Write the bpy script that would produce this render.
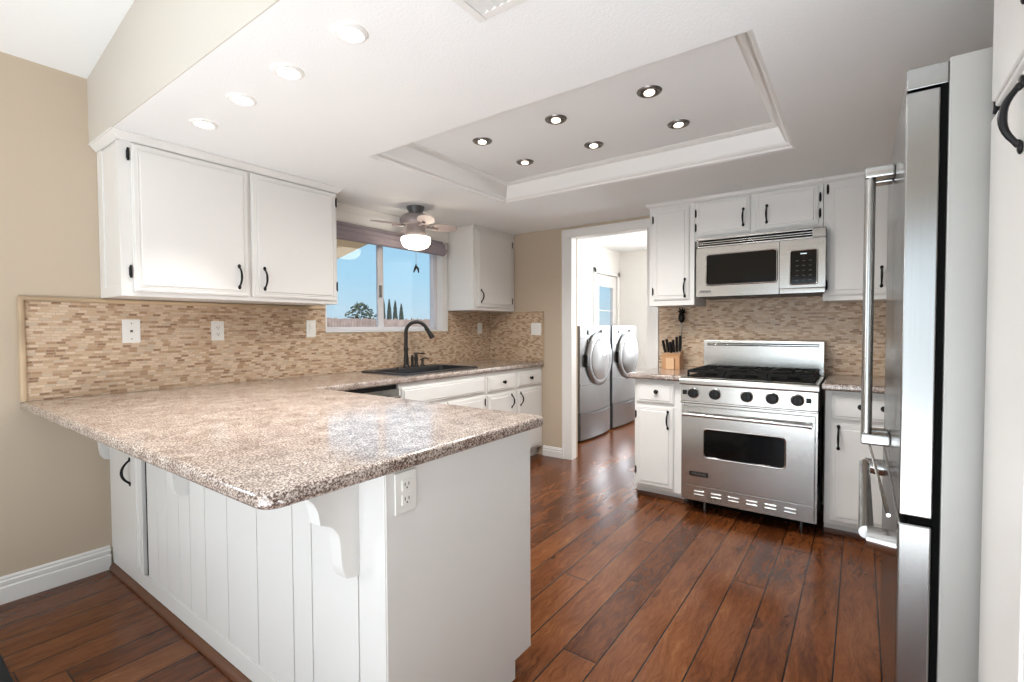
import bpy, bmesh, math, random
from mathutils import Vector, Matrix
from math import radians, sin, cos, pi, tan

for o in list(bpy.data.objects):
    bpy.data.objects.remove(o)
S = bpy.context.scene
COL = S.collection
random.seed(7)

# ------------------------------------------------------------------ camera
CAM_H, TH, PITCH, ROLL, FPX = 1.2496, 35.8603, 1.6277, 0.253, 482.177
def make_camera():
    th, pt, ro = radians(TH), radians(PITCH), radians(ROLL)
    fwd = Vector((cos(th)*cos(pt), sin(th)*cos(pt), -sin(pt)))
    r0 = Vector((sin(th), -cos(th), 0)); u0 = r0.cross(fwd)
    r = r0*cos(ro) - u0*sin(ro); u = u0*cos(ro) + r0*sin(ro)
    cd = bpy.data.cameras.new('camera'); co = bpy.data.objects.new('camera', cd); COL.objects.link(co)
    m = Matrix((r, u, -fwd)).transposed().to_4x4(); m.translation = Vector((0, 0, CAM_H))
    co.matrix_world = m
    cd.sensor_fit = 'HORIZONTAL'; cd.sensor_width = 36.0; cd.lens = 36.0*FPX/1024.0
    cd.clip_start = 0.02; cd.clip_end = 300
    S.camera = co
make_camera()

# ------------------------------------------------------------------ view, sky, sun, window daylight, added fills
S.view_settings.view_transform = 'Standard'
try: S.view_settings.look = 'None'
except Exception: pass
S.view_settings.gamma = 1.0
S.view_settings.use_curve_mapping = False
S.view_settings.exposure = 0.57

def make_world():
    w = bpy.data.worlds.new('sky'); S.world = w; w.use_nodes = True
    nt = w.node_tree; nt.nodes.clear()
    out = nt.nodes.new('ShaderNodeOutputWorld'); bg = nt.nodes.new('ShaderNodeBackground')
    tc = nt.nodes.new('ShaderNodeTexCoord'); sp = nt.nodes.new('ShaderNodeSeparateXYZ'); rp = nt.nodes.new('ShaderNodeValToRGB')
    e = rp.color_ramp.elements
    e[0].position = 0.0; e[0].color = (0.60, 0.76, 0.86, 1)
    e[1].position = 0.6; e[1].color = (0.20, 0.47, 0.86, 1)
    x = e.new(0.10); x.color = (0.44, 0.73, 0.93, 1)
    nt.links.new(tc.outputs['Generated'], sp.inputs[0]); nt.links.new(sp.outputs['Z'], rp.inputs['Fac'])
    nt.links.new(rp.outputs['Color'], bg.inputs['Color']); bg.inputs['Strength'].default_value = 0.69
    nt.links.new(bg.outputs[0], out.inputs['Surface'])
make_world()

def sun():
    d = bpy.data.lights.new('sun', 'SUN'); d.energy = 2.6; d.angle = radians(0.6); d.color = (1, .94, .86)
    o = bpy.data.objects.new('sun', d); COL.objects.link(o)
    o.rotation_euler = Vector((0.35, 0.75, -0.75)).to_track_quat('-Z', 'Y').to_euler()
sun()

def area(name, loc, direction, sx, sy, power, color=(1, 1, 1)):
    d = bpy.data.lights.new(name, 'AREA'); d.shape = 'RECTANGLE'; d.size = sx; d.size_y = sy; d.energy = power; d.color = color
    o = bpy.data.objects.new(name, d); COL.objects.link(o); o.location = loc
    o.rotation_euler = Vector(direction).to_track_quat('-Z', 'Z').to_euler()
    return o
# daylight entering by the windows the photograph does not show (openings modelled below), then added ceiling fills
area('daylight_patio_door', (-3.30, 0.2, 1.15), (1, 0, 0.0), 3.4, 2.1, 46, (.94, 1.0, 1.05))
area('daylight_nook_window', (-1.55, 3.40, 1.55), (0, -1, 0), 1.5, 1.2, 40, (.95, 1.0, 1.04))
area('laundry_window_fill', (7.62, 1.35, 1.45), (-1, 0, 0), 1.0, 1.1, 112, (.97, 1.0, 1.03))  # unseen window, added to brighten the laundry room
area('ceiling_fill', (-1.75, 0.6, 0.12), (.06, 0, 1.0), 2.2, 2.6, 94, (.94, 1.0, 1.05))  # added fill aimed upward to brighten the kitchen ceiling
area('second_ceiling_fill', (0.50, -0.62, 0.20), (.40, 0, 1.0), .7, .5, 9, (.94, 1.0, 1.05))  # smaller added fill for the right side of the ceiling

# ------------------------------------------------------------------ node helpers
def mat(name):
    m = bpy.data.materials.new(name); m.use_nodes = True
    nt = m.node_tree; b = nt.nodes.get('Principled BSDF')
    return m, nt, b
def N(nt, typ, **kw):
    n = nt.nodes.new(typ)
    for k, v in kw.items(): setattr(n, k, v)
    return n
def math_(nt, op, a, b=None, c=None):
    n = nt.nodes.new('ShaderNodeMath'); n.operation = op
    for i, v in enumerate((a, b, c)):
        if v is None: continue
        if isinstance(v, (int, float)): n.inputs[i].default_value = v
        else: nt.links.new(v, n.inputs[i])
    return n.outputs[0]
def ramp(nt, fac, stops, interp='LINEAR'):
    n = nt.nodes.new('ShaderNodeValToRGB'); cr = n.color_ramp; cr.interpolation = interp
    while len(cr.elements) < len(stops): cr.elements.new(0.5)
    for e, (p, c) in zip(cr.elements, stops):
        e.position = p; e.color = (*c, 1)
    if fac is not None: nt.links.new(fac, n.inputs['Fac'])
    return n.outputs['Color']
def mix(nt, fac, a, b, blend='MIX'):
    n = nt.nodes.new('ShaderNodeMix'); n.data_type = 'RGBA'; n.blend_type = blend
    for idx, v in ((0, fac), (6, a), (7, b)):
        if isinstance(v, (int, float)): n.inputs[idx].default_value = v
        elif isinstance(v, tuple): n.inputs[idx].default_value = (*v, 1)
        else: nt.links.new(v, n.inputs[idx])
    return n.outputs[2]
def bump(nt, b, height, strength=0.2, dist=0.01):
    n = nt.nodes.new('ShaderNodeBump'); n.inputs['Strength'].default_value = strength; n.inputs['Distance'].default_value = dist
    nt.links.new(height, n.inputs['Height']); nt.links.new(n.outputs[0], b.inputs['Normal'])
def pos(nt): return nt.nodes.new('ShaderNodeNewGeometry').outputs['Position']
def noise(nt, vec, scale, detail=2, rough=.5, dist=0.0):
    n = nt.nodes.new('ShaderNodeTexNoise'); n.inputs['Scale'].default_value = scale
    n.inputs['Detail'].default_value = detail; n.inputs['Roughness'].default_value = rough; n.inputs['Distortion'].default_value = dist
    nt.links.new(vec, n.inputs['Vector']); return n
def vmul(nt, vec, s):
    n = nt.nodes.new('ShaderNodeVectorMath'); n.operation = 'MULTIPLY'; n.inputs[1].default_value = s
    nt.links.new(vec, n.inputs[0]); return n.outputs[0]

M = {}
def simple(name, col, rough=.5, metal=0.0, spec=.5, nscale=0, nstr=0, ndist=.002, var=0.0, coat=0):
    m, nt, b = mat(name)
    b.inputs['Base Color'].default_value = (*col, 1); b.inputs['Roughness'].default_value = rough
    b.inputs['Metallic'].default_value = metal; b.inputs['Specular IOR Level'].default_value = spec
    if coat: b.inputs['Coat Weight'].default_value = coat; b.inputs['Coat Roughness'].default_value = .05
    p = pos(nt)
    if nscale:
        bump(nt, b, noise(nt, p, nscale, 2).outputs['Fac'], nstr, ndist)
    if var:
        f = noise(nt, p, 3.0, 3).outputs['Fac']
        c = ramp(nt, f, [(0.3, tuple(max(0, x*(1-var)) for x in col)), (0.7, tuple(min(1, x*(1+var)) for x in col))])
        nt.links.new(c, b.inputs['Base Color'])
    M[name] = m; return m
def emit(name, col, strength):
    m, nt, b = mat(name)
    b.inputs['Base Color'].default_value = (*col, 1)
    b.inputs['Emission Color'].default_value = (*col, 1); b.inputs['Emission Strength'].default_value = strength
    M[name] = m; return m

simple('cabinet_white', (.77, .755, .73), .35, nscale=35, nstr=.06, ndist=.001, var=.012)
simple('trim_white', (.80, .785, .76), .4, var=.01)
simple('ceiling_paint', (.865, .875, .87), .9, nscale=110, nstr=.28, ndist=.004)
simple('wall_beige', (.54, .445, .34), .85, nscale=120, nstr=.15, ndist=.002)
simple('wall_soffit', (.58, .54, .48), .85, nscale=120, nstr=.15, ndist=.002)
simple('wall_cream', (.80, .775, .735), .85, nscale=120, nstr=.1, ndist=.002)
simple('black_iron', (.012, .012, .013), .38, metal=.6)
simple('black_plastic', (.008, .008, .008), .4, spec=.3)
simple('black_gap', (.004, .004, .004), .9, spec=.05)
simple('black_glass', (.004, .004, .004), .06, spec=.22)
simple('cast_iron', (.006, .006, .006), .7, spec=.2, nscale=200, nstr=.2)
simple('sink_black', (.022, .022, .024), .35, nscale=250, nstr=.05)
simple('bronze', (.055, .05, .048), .32, metal=.85)
simple('fan_pewter', (.30, .26, .255), .42, metal=.3)
simple('fan_dark', (.11, .11, .115), .45, metal=.4)
simple('fan_blade', (.50, .42, .40), .45, var=.06)
simple('ring_nickel', (.26, .245, .23), .35, metal=.9)
simple('chrome', (.62, .61, .60), .14, metal=1)
simple('plate_white', (.82, .80, .76), .3)
simple('plate_dark', (.10, .09, .08), .5)
simple('shade_fabric', (.30, .26, .29), .85, nscale=300, nstr=.2, var=.06)
simple('shoe_wood', (.12, .05, .026), .35, var=.25)
simple('block_wood', (.55, .30, .15), .45, var=.12)
simple('block_wood_light', (.72, .46, .27), .45, var=.06)
simple('bullnose', (.52, .38, .24), .4, var=.22)
simple('rug_black', (.008, .008, .009), .9, nscale=400, nstr=.4)
simple('washer_silver', (.27, .275, .285), .32, metal=.85)
simple('washer_dark', (.16, .165, .175), .3, metal=.6)
simple('washer_lens', (.42, .44, .47), .1, metal=.35)
simple('fence_wood', (.40, .29, .25), .85, var=.2)
simple('foliage_dark', (.025, .042, .034), .9, var=.3)
simple('foliage_grey', (.11, .13, .09), .9, var=.35)
simple('ground_dry', (.42, .36, .28), .95, var=.15)
simple('eave_stucco', (.30, .20, .11), .9, var=.1)
simple('eave_dark', (.09, .09, .085), .8)
simple('roof_shed', (.05, .055, .06), .8)
simple('vinyl_white', (.70, .69, .72), .3)
simple('fridge_side', (.41, .40, .38), .42, metal=.3)
emit('lamp_white', (1.0, .95, .87), 11.0)
emit('lamp_warm', (1.0, .9, .76), 5.0)
emit('lamp_bowl', (1.0, .88, .72), 6.5)
emit('display', (.75, .85, .9), .35)
simple('key_grey', (.10, .10, .10), .5)

def steel(name, axis, col=(.46, .452, .435), rough=.23):
    m, nt, b = mat(name)
    b.inputs['Metallic'].default_value = 1.0
    p = pos(nt); s = {'x': (3, 260, 260), 'y': (260, 3, 260), 'z': (260, 260, 3)}[axis]
    f = noise(nt, vmul(nt, p, s), 1.0, 3).outputs['Fac']
    c = ramp(nt, f, [(.25, tuple(v*.95 for v in col)), (.75, tuple(v*1.03 for v in col))])
    nt.links.new(c, b.inputs['Base Color'])
    b.inputs['Roughness'].default_value = rough
    b.inputs['Anisotropic'].default_value = .4
    M[name] = m
steel('steel', 'y', (.54, .53, .505), .25); steel('steel_oven', 'y', (.42, .405, .385), .23); steel('steel_fridge', 'z', (.32, .317, .31), .24); steel('steel_dish', 'x')
steel('steel_handle', 'z', (.42, .415, .405), .24)

def glass():
    m = bpy.data.materials.new('window_glass'); m.use_nodes = True; nt = m.node_tree; nt.nodes.clear()
    out = N(nt, 'ShaderNodeOutputMaterial'); mx = N(nt, 'ShaderNodeMixShader'); t = N(nt, 'ShaderNodeBsdfTransparent'); g = N(nt, 'ShaderNodeBsdfGlossy')
    g.inputs['Roughness'].default_value = .01; t.inputs['Color'].default_value = (.97, .98, .985, 1)
    ge = N(nt, 'ShaderNodeNewGeometry'); dt = N(nt, 'ShaderNodeVectorMath', operation='DOT_PRODUCT')
    nt.links.new(ge.outputs['Normal'], dt.inputs[0]); nt.links.new(ge.outputs['Incoming'], dt.inputs[1])
    fr = math_(nt, 'MULTIPLY_ADD', math_(nt, 'POWER', math_(nt, 'SUBTRACT', 1.0, math_(nt, 'ABSOLUTE', dt.outputs['Value'])), 5.0), .75, .02)
    nt.links.new(fr, mx.inputs[0]); nt.links.new(t.outputs[0], mx.inputs[1]); nt.links.new(g.outputs[0], mx.inputs[2]); nt.links.new(mx.outputs[0], out.inputs[0])
    M['glass'] = m
glass()

def wood_floor():
    m, nt, b = mat('floor_wood'); p = pos(nt); sp = N(nt, 'ShaderNodeSeparateXYZ'); nt.links.new(p, sp.inputs[0])
    W_ = .1425
    v = math_(nt, 'DIVIDE', math_(nt, 'SUBTRACT', sp.outputs['Y'], .635), W_)
    row = math_(nt, 'FLOOR', v); fv = math_(nt, 'SUBTRACT', v, row)
    wn = N(nt, 'ShaderNodeTexWhiteNoise', noise_dimensions='1D'); nt.links.new(row, wn.inputs['W'])
    u = math_(nt, 'ADD', math_(nt, 'DIVIDE', sp.outputs['X'], 1.75), math_(nt, 'MULTIPLY', wn.outputs['Value'], 7.3))
    colm = math_(nt, 'FLOOR', u); fu = math_(nt, 'SUBTRACT', u, colm)
    cmb = N(nt, 'ShaderNodeCombineXYZ'); nt.links.new(row, cmb.inputs[0]); nt.links.new(colm, cmb.inputs[1])
    wn2 = N(nt, 'ShaderNodeTexWhiteNoise', noise_dimensions='3D'); nt.links.new(cmb.outputs[0], wn2.inputs['Vector'])
    # grain, shifted plank by plank
    off = N(nt, 'ShaderNodeVectorMath', operation='MULTIPLY_ADD'); nt.links.new(wn2.outputs['Color'], off.inputs[0]); off.inputs[1].default_value = (9, 9, 9)
    nt.links.new(vmul(nt, p, (1.0, 1.0, 1.0)), off.inputs[2])
    o_ = off.outputs[0]
    wob = noise(nt, vmul(nt, o_, (5, 9, 1)), 1.0, 3, .55); wv = N(nt, 'ShaderNodeVectorMath', operation='MULTIPLY_ADD'); nt.links.new(wob.outputs['Color'], wv.inputs[0]); wv.inputs[1].default_value = (.05, .10, 0); nt.links.new(o_, wv.inputs[2])
    g1 = noise(nt, vmul(nt, wv.outputs[0], (5, 42, 1)), 1.0, 4, .6, .3).outputs['Fac']
    g2 = noise(nt, vmul(nt, wv.outputs[0], (16, 150, 1)), 1.0, 3, .6).outputs['Fac']
    g3 = noise(nt, vmul(nt, o_, (2.2, 5.5, 1)), 1.0, 3, .55, .6).outputs['Fac']
    kn = noise(nt, vmul(nt, o_, (3.5, 7.5, 1)), 1.0, 1, .4).outputs['Fac']
    knot = math_(nt, 'MULTIPLY', math_(nt, 'GREATER_THAN', kn, .74), -.12)
    t = math_(nt, 'ADD', math_(nt, 'MULTIPLY', g1, .36), math_(nt, 'ADD', math_(nt, 'MULTIPLY', g2, .26), math_(nt, 'ADD', math_(nt, 'MULTIPLY', g3, .38), math_(nt, 'ADD', knot, math_(nt, 'MULTIPLY_ADD', wn2.outputs['Value'], .15, -.075)))))
    c = ramp(nt, t, [(.26, (.028, .0075, .0025)), (.38, (.065, .0185, .0055)), (.49, (.118, .035, .0095)), (.60, (.165, .056, .017)), (.74, (.25, .102, .037))])
    ev = math_(nt, 'MINIMUM', fv, math_(nt, 'SUBTRACT', 1.0, fv)); eu = math_(nt, 'MINIMUM', fu, math_(nt, 'SUBTRACT', 1.0, fu))
    gap = math_(nt, 'MAXIMUM', math_(nt, 'LESS_THAN', ev, .020), math_(nt, 'LESS_THAN', eu, .0014))
    nt.links.new(mix(nt, gap, c, (.012, .006, .004)), b.inputs['Base Color'])
    nt.links.new(math_(nt, 'MULTIPLY_ADD', g1, .14, .15), b.inputs['Roughness'])
    b.inputs['Specular IOR Level'].default_value = .32
    hv = math_(nt, 'MINIMUM', math_(nt, 'MULTIPLY', ev, 18), math_(nt, 'MULTIPLY', eu, 120)); hv = math_(nt, 'MINIMUM', hv, 1.0)
    h = math_(nt, 'ADD', hv, math_(nt, 'MULTIPLY', math_(nt, 'ADD', g1, g3), .45))
    bump(nt, b, h, .20, .003)
    M['floor'] = m
wood_floor()

def mosaic(name, axis, bright=1.0):
    m, nt, b = mat(name); p = pos(nt); sp = N(nt, 'ShaderNodeSeparateXYZ'); nt.links.new(p, sp.inputs[0])
    v = math_(nt, 'DIVIDE', sp.outputs['Z'], .0128); row = math_(nt, 'FLOOR', v); fv = math_(nt, 'SUBTRACT', v, row)
    wn = N(nt, 'ShaderNodeTexWhiteNoise', noise_dimensions='1D'); nt.links.new(row, wn.inputs['W'])
    u = math_(nt, 'ADD', math_(nt, 'DIVIDE', sp.outputs[axis], .036), math_(nt, 'MULTIPLY', wn.outputs['Value'], 13.7))
    colm = math_(nt, 'FLOOR', u); fu = math_(nt, 'SUBTRACT', u, colm)
    cmb = N(nt, 'ShaderNodeCombineXYZ'); nt.links.new(row, cmb.inputs[0]); nt.links.new(colm, cmb.inputs[1])
    wn2 = N(nt, 'ShaderNodeTexWhiteNoise', noise_dimensions='3D'); nt.links.new(cmb.outputs[0], wn2.inputs['Vector'])
    st = [(0, (.68, .52, .37)), (.22, (.56, .38, .24)), (.42, (.45, .285, .165)), (.58, (.62, .46, .32)), (.72, (.36, .20, .10)), (.86, (.25, .12, .055)), (.94, (.54, .42, .31))]
    st = [(a, tuple(min(1, q*bright) for q in cc)) for a, cc in st]
    c = ramp(nt, wn2.outputs['Value'], st, 'CONSTANT')
    vein = noise(nt, p, 70, 3).outputs['Fac']
    c = mix(nt, math_(nt, 'MULTIPLY', vein, .35), c, (.56*bright, .43*bright, .31*bright))
    ev = math_(nt, 'MINIMUM', fv, math_(nt, 'SUBTRACT', 1.0, fv)); eu = math_(nt, 'MINIMUM', fu, math_(nt, 'SUBTRACT', 1.0, fu))
    gap = math_(nt, 'MAXIMUM', math_(nt, 'LESS_THAN', ev, .09), math_(nt, 'LESS_THAN', eu, .035))
    nt.links.new(mix(nt, gap, c, (.47*bright, .37*bright, .28*bright)), b.inputs['Base Color'])
    b.inputs['Roughness'].default_value = .38
    hh = math_(nt, 'MULTIPLY', math_(nt, 'SUBTRACT', 1.0, gap), math_(nt, 'MULTIPLY_ADD', wn2.outputs['Value'], .6, .4))
    bump(nt, b, hh, .5, .002)
    M[name] = m
mosaic('mosaic_x', 'X'); mosaic('mosaic_y', 'Y')

def granite():
    m, nt, b = mat('granite'); p = pos(nt)
    n1 = noise(nt, p, 195, 3, .6).outputs['Fac']; n2 = noise(nt, p, 480, 2, .6).outputs['Fac']; n3 = noise(nt, p, 14, 3, .6, .5).outputs['Fac']
    t = math_(nt, 'ADD', math_(nt, 'MULTIPLY', n1, .62), math_(nt, 'ADD', math_(nt, 'MULTIPLY', n2, .30), math_(nt, 'MULTIPLY', n3, .16)))
    c = ramp(nt, t, [(.41, (.014, .008, .006)), (.468, (.080, .045, .034)), (.52, (.205, .143, .115)), (.57, (.43, .345, .295)), (.63, (.70, .63, .565))])
    nt.links.new(c, b.inputs['Base Color'])
    b.inputs['Roughness'].default_value = .4
    b.inputs['Specular IOR Level'].default_value = .4; b.inputs['Coat Weight'].default_value = 1.0; b.inputs['Coat Roughness'].default_value = .11; b.inputs['Coat IOR'].default_value = 1.6
    M['granite'] = m
granite()

# ------------------------------------------------------------------ mesh helpers
class MB:
    def __init__(s): s.bm = bmesh.new()
    def box(s, x0, x1, y0, y1, z0, z1, bev=0, seg=2):
        x0, x1 = min(x0, x1), max(x0, x1); y0, y1 = min(y0, y1), max(y0, y1); z0, z1 = min(z0, z1), max(z0, z1)
        r = bmesh.ops.create_cube(s.bm, size=1.0); vs = r['verts']
        for v in vs:
            v.co = Vector((x0+(v.co.x+.5)*(x1-x0), y0+(v.co.y+.5)*(y1-y0), z0+(v.co.z+.5)*(z1-z0)))
        if bev:
            es = list({e for v in vs for e in v.link_edges})
            bmesh.ops.bevel(s.bm, geom=es, offset=min(bev, .49*min(x1-x0, y1-y0, z1-z0)), segments=seg, affect='EDGES', profile=.5)
        return s
    def ring(s, c, n1, n2, r, n):
        return [s.bm.verts.new(c + n1*(r*cos(2*pi*i/n)) + n2*(r*sin(2*pi*i/n))) for i in range(n)]
    def tube(s, pts, r, n=10, cap=True):
        pts = [Vector(p) for p in pts]; rs = r if isinstance(r, (list, tuple)) else [r]*len(pts)
        t0 = (pts[1]-pts[0]).normalized(); a = Vector((0, 0, 1)) if abs(t0.z) < .9 else Vector((1, 0, 0))
        n1 = t0.cross(a).normalized(); prev = None; first = None
        for i, p in enumerate(pts):
            if i == 0: t = pts[1]-pts[0]
            elif i == len(pts)-1: t = pts[-1]-pts[-2]
            else: t = (pts[i+1]-pts[i]).normalized()+(pts[i]-pts[i-1]).normalized()
            t.normalize(); n1 = (n1-t*n1.dot(t)).normalized(); n2 = t.cross(n1)
            k = s.ring(p, n1, n2, rs[i], n)
            if prev:
                for j in range(n): s.bm.faces.new((prev[j], prev[(j+1) % n], k[(j+1) % n], k[j]))
            else: first = k
            prev = k
        if cap:
            s.bm.faces.new(list(reversed(first))); s.bm.faces.new(prev)
        return s
    def cyl(s, p0, p1, r, r2=None, n=24): return s.tube([p0, p1], [r, r if r2 is None else r2], n)
    def lathe(s, prof, c=(0, 0, 0), axis=(0, 0, 1), n=28):
        ax = Vector(axis).normalized(); a = Vector((0, 0, 1)) if abs(ax.z) < .9 else Vector((1, 0, 0))
        n1 = ax.cross(a).normalized(); n2 = ax.cross(n1); c = Vector(c); prev = None; first = None
        for r, h in prof:
            k = s.ring(c+ax*h, n1, n2, max(r, 1e-4), n)
            if prev:
                for j in range(n): s.bm.faces.new((prev[j], prev[(j+1) % n], k[(j+1) % n], k[j]))
            else: first = k
            prev = k
        s.bm.faces.new(list(reversed(first))); s.bm.faces.new(prev)
        return s
    def prism(s, poly, f0, f1):
        a = [s.bm.verts.new(f0(*q)) for q in poly]; b = [s.bm.verts.new(f1(*q)) for q in poly]; n = len(poly)
        s.bm.faces.new(list(reversed(a))); s.bm.faces.new(b)
        for i in range(n): s.bm.faces.new((a[i], a[(i+1) % n], b[(i+1) % n], b[i]))
        return s
    def ball(s, c, r, sc=(1, 1, 1), sub=2):
        res = bmesh.ops.create_icosphere(s.bm, subdivisions=sub, radius=r)
        for v in res['verts']: v.co = Vector((v.co.x*sc[0], v.co.y*sc[1], v.co.z*sc[2]))+Vector(c)
        return s
    def build(s, name, m, parent=None, flat=False):
        bmesh.ops.recalc_face_normals(s.bm, faces=s.bm.faces[:])
        me = bpy.data.meshes.new(name); s.bm.to_mesh(me); s.bm.free()
        if not flat:
            for p in me.polygons: p.use_smooth = True
            me.set_sharp_from_angle(angle=radians(40))
        me.materials.append(M[m] if isinstance(m, str) else m)
        o = bpy.data.objects.new(name, me); COL.objects.link(o)
        if parent: o.parent = parent
        if not flat:
            wn = o.modifiers.new('weighted_normal', 'WEIGHTED_NORMAL'); wn.keep_sharp = True; wn.weight = 100
        return o

def tag(o, label=None, cat=None, group=None, kind=None):
    if label: o['label'] = label
    if cat: o['category'] = cat
    if group: o['group'] = group
    if kind: o['kind'] = kind
    return o
def thing(name, label, cat, loc, rot=0, group=None):
    o = bpy.data.objects.new(name, None); COL.objects.link(o); o.location = loc; o.rotation_euler = (0, 0, radians(rot)); o.empty_display_size = .1
    return tag(o, label, cat, group)
def struct(name, mb, m, parent=None, flat=False):
    o = mb.build(name, m, parent, flat)
    if not parent: o['kind'] = 'structure'
    return o
def text_mesh(name, body, size, m, parent, loc, rot, depth=.0006, sx=1.0):
    cu = bpy.data.curves.new(name, 'FONT'); cu.body = body; cu.size = size; cu.extrude = depth; cu.align_x = 'CENTER'; cu.align_y = 'CENTER'; cu.offset = size*.012
    tmp = bpy.data.objects.new('tmp', cu); COL.objects.link(tmp)
    dg = bpy.context.evaluated_depsgraph_get(); me = bpy.data.meshes.new_from_object(tmp.evaluated_get(dg))
    bpy.data.objects.remove(tmp)
    mw = Matrix.Translation(loc) @ rot.to_matrix().to_4x4() @ Matrix.Diagonal((sx, 1, 1, 1))
    me.transform(mw); me.materials.clear(); me.materials.append(M[m])
    o = bpy.data.objects.new(name, me); COL.objects.link(o); o.parent = parent
    return o
from mathutils import Euler
UPRIGHT = Euler((radians(90), 0, 0))          # text readable on a front that faces local -Y

# ------------------------------------------------------------------ room shell
W, F, CEIL = 3.165, 3.98, 2.182
XS = .745                                       # face of the dropped kitchen ceiling
ZT = 2.31                                       # ceiling inside the tray
BX, RY = -3.0, -0.92                            # back wall, right wall of the kitchen
NY = -4.0
def vault(y):                                   # sloped ceiling of the adjoining room
    return 2.505 + .173*(3.165-y) if y > -.6 else 2.505+.173*3.765 + .173*(y+.6)

mb = MB(); mb.box(BX-.2, 7.7, NY-.2, 3.4, -.06, 0); struct('floor', mb, 'floor')
# window wall (left), with the sink window and an unseen nook window
mb = MB(); T = .12
SX0, SX1, SZ0, SZ1 = 2.05, 3.262, 1.216, 2.06
NX0, NX1, NZ0, NZ1 = -2.3, -.8, .95, 2.15
for a in ((BX-.1, NX0, 0, 2.7), (NX0, NX1, 0, NZ0), (NX0, NX1, NZ1, 2.7), (NX1, SX0, 0, 2.7), (SX0, SX1, 0, SZ0), (SX0, SX1, SZ1, 2.7), (SX1, F+T, 0, 2.7)):
    mb.box(a[0], a[1], W, W+T, a[2], a[3])
struct('wall_left', mb, 'wall_beige', flat=True)
mb = MB(); DY0, DY1, DZ = 1.452, 2.192, 2.092
mb.box(F, F+T, RY, DY0, 0, 2.5); mb.box(F, F+T, DY1, W, 0, 2.5); mb.box(F, F+T, DY0, DY1, DZ, 2.5)
struct('wall_far', mb, 'wall_beige', flat=True)
mb = MB(); mb.box(1.06, F, RY-.1, RY, 0, 2.5); struct('wall_right', mb, 'wall_beige', flat=True)
mb = MB(); mb.box(.96, 1.06, NY, RY-.1, 0, 3.4); struct('wall_side', mb, 'wall_beige', flat=True)
mb = MB(); PY0, PY1, PZ = -1.5, 1.9, 2.15
mb.box(BX-.12, BX, NY, PY0, 0, 3.4); mb.box(BX-.12, BX, PY1, W, 0, 3.4); mb.box(BX-.12, BX, PY0, PY1, PZ, 3.4)
struct('wall_back', mb, 'wall_beige', flat=True)
mb = MB(); mb.box(BX-.12, 1.06, NY-.1, NY, 0, 3.4); struct('wall_front', mb, 'wall_beige', flat=True)
# kitchen ceiling with the tray opening
TX0, TX1, TY0, TY1 = 1.695, 2.95, .288, 2.19
mb = MB()
for a in ((XS+.004, TX0, RY, W), (TX1, F, RY, W), (TX0, TX1, RY, TY0), (TX0, TX1, TY1, W)):
    mb.box(a[0], a[1], a[2], a[3], CEIL, CEIL+.05)
mb.box(TX0-.02, TX1+.02, TY0-.02, TY1+.02, ZT, ZT+.05)
for a in ((TX0-.02, TX0, TY0-.02, TY1+.02), (TX1, TX1+.02, TY0-.02, TY1+.02), (TX0, TX1, TY0-.02, TY0), (TX0, TX1, TY1, TY1+.02)):
    mb.box(a[0], a[1], a[2], a[3], CEIL+.05, ZT)
struct('ceiling', mb, 'ceiling_paint', flat=True)
mb = MB(); mb.prism([(3.165, CEIL), (3.165, vault(3.165)+.05), (-.6, vault(-.6)+.05), (RY-.1, vault(RY-.1)+.05), (RY-.1, CEIL)],
                    lambda a, b: Vector((XS, a, b)), lambda a, b: Vector((XS+.0038, a, b)))
struct('wall_soffit', mb, 'wall_soffit', flat=True)
mb = MB(); mb.prism([(3.28, vault(3.28)), (-.6, vault(-.6)), (NY-.1, vault(NY-.1)), (NY-.1, vault(NY-.1)+.08), (-.6, vault(-.6)+.08), (3.28, vault(3.28)+.08)],
                    lambda a, b: Vector((BX-.12, a, b)), lambda a, b: Vector((1.06, a, b)))
struct('ceiling_vault', mb, 'ceiling_paint', flat=True)
# crown moulding round the tray
def crown_profile(h, w): # (out, z) measured from the inner lower edge
    return [(0, 0), (.012, .003), (.018, .014), (.026, .017), (.044, .034), (w-.030, h-.036), (w-.024, h-.022), (w-.012, h-.017), (w-.006, h-.008), (w, h-.005), (w, h), (0, h)]
def crown_ring():
    mb = MB(); prof = [(-.030, -.014), (-.030, 0.0), (0.0, 0.0)]
    pr = crown_profile(ZT-CEIL-.002, .098)
    loops = []
    for (o, z) in pr:
        loops.append([mb.bm.verts.new((x, y, CEIL+.001+z)) for x, y in ((TX0+o, TY0+o), (TX1-o, TY0+o), (TX1-o, TY1-o), (TX0+o, TY1-o))])
    n = len(loops)
    for i in range(n):
        a, b = loops[i], loops[(i+1) % n]
        for j in range(4): mb.bm.faces.new((a[j], a[(j+1) % 4], b[(j+1) % 4], b[j]))
    return mb
struct('trim_1', crown_ring(), 'trim_white')
# laundry room
LX, LC = 7.45, 2.46
LDX0, LDX1 = 6.55, 7.33
mb = MB(); mb.box(F+T, LDX0, 3.2, 3.3, 0, LC); mb.box(LDX0, LDX1, 3.2, 3.3, 2.06, LC); mb.box(LDX1, LX, 3.2, 3.3, 0, LC); struct('wall_laundry_left', mb, 'wall_cream', flat=True)
mb = MB()
mb.box(LX, LX+.1, .6, .85, 0, LC); mb.box(LX, LX+.1, 1.85, 3.3, 0, LC); mb.box(LX, LX+.1, .85, 1.85, 0, .9); mb.box(LX, LX+.1, .85, 1.85, 2.0, LC)
struct('wall_laundry_back', mb, 'wall_cream', flat=True)
mb = MB(); mb.box(F+T, LX, .5, .6, 0, LC); struct('wall_laundry_right', mb, 'wall_cream', flat=True)
mb = MB(); mb.box(F+T, LX+.1, .5, 3.3, LC, LC+.05); struct('ceiling_laundry', mb, 'ceiling_paint', flat=True)
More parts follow.
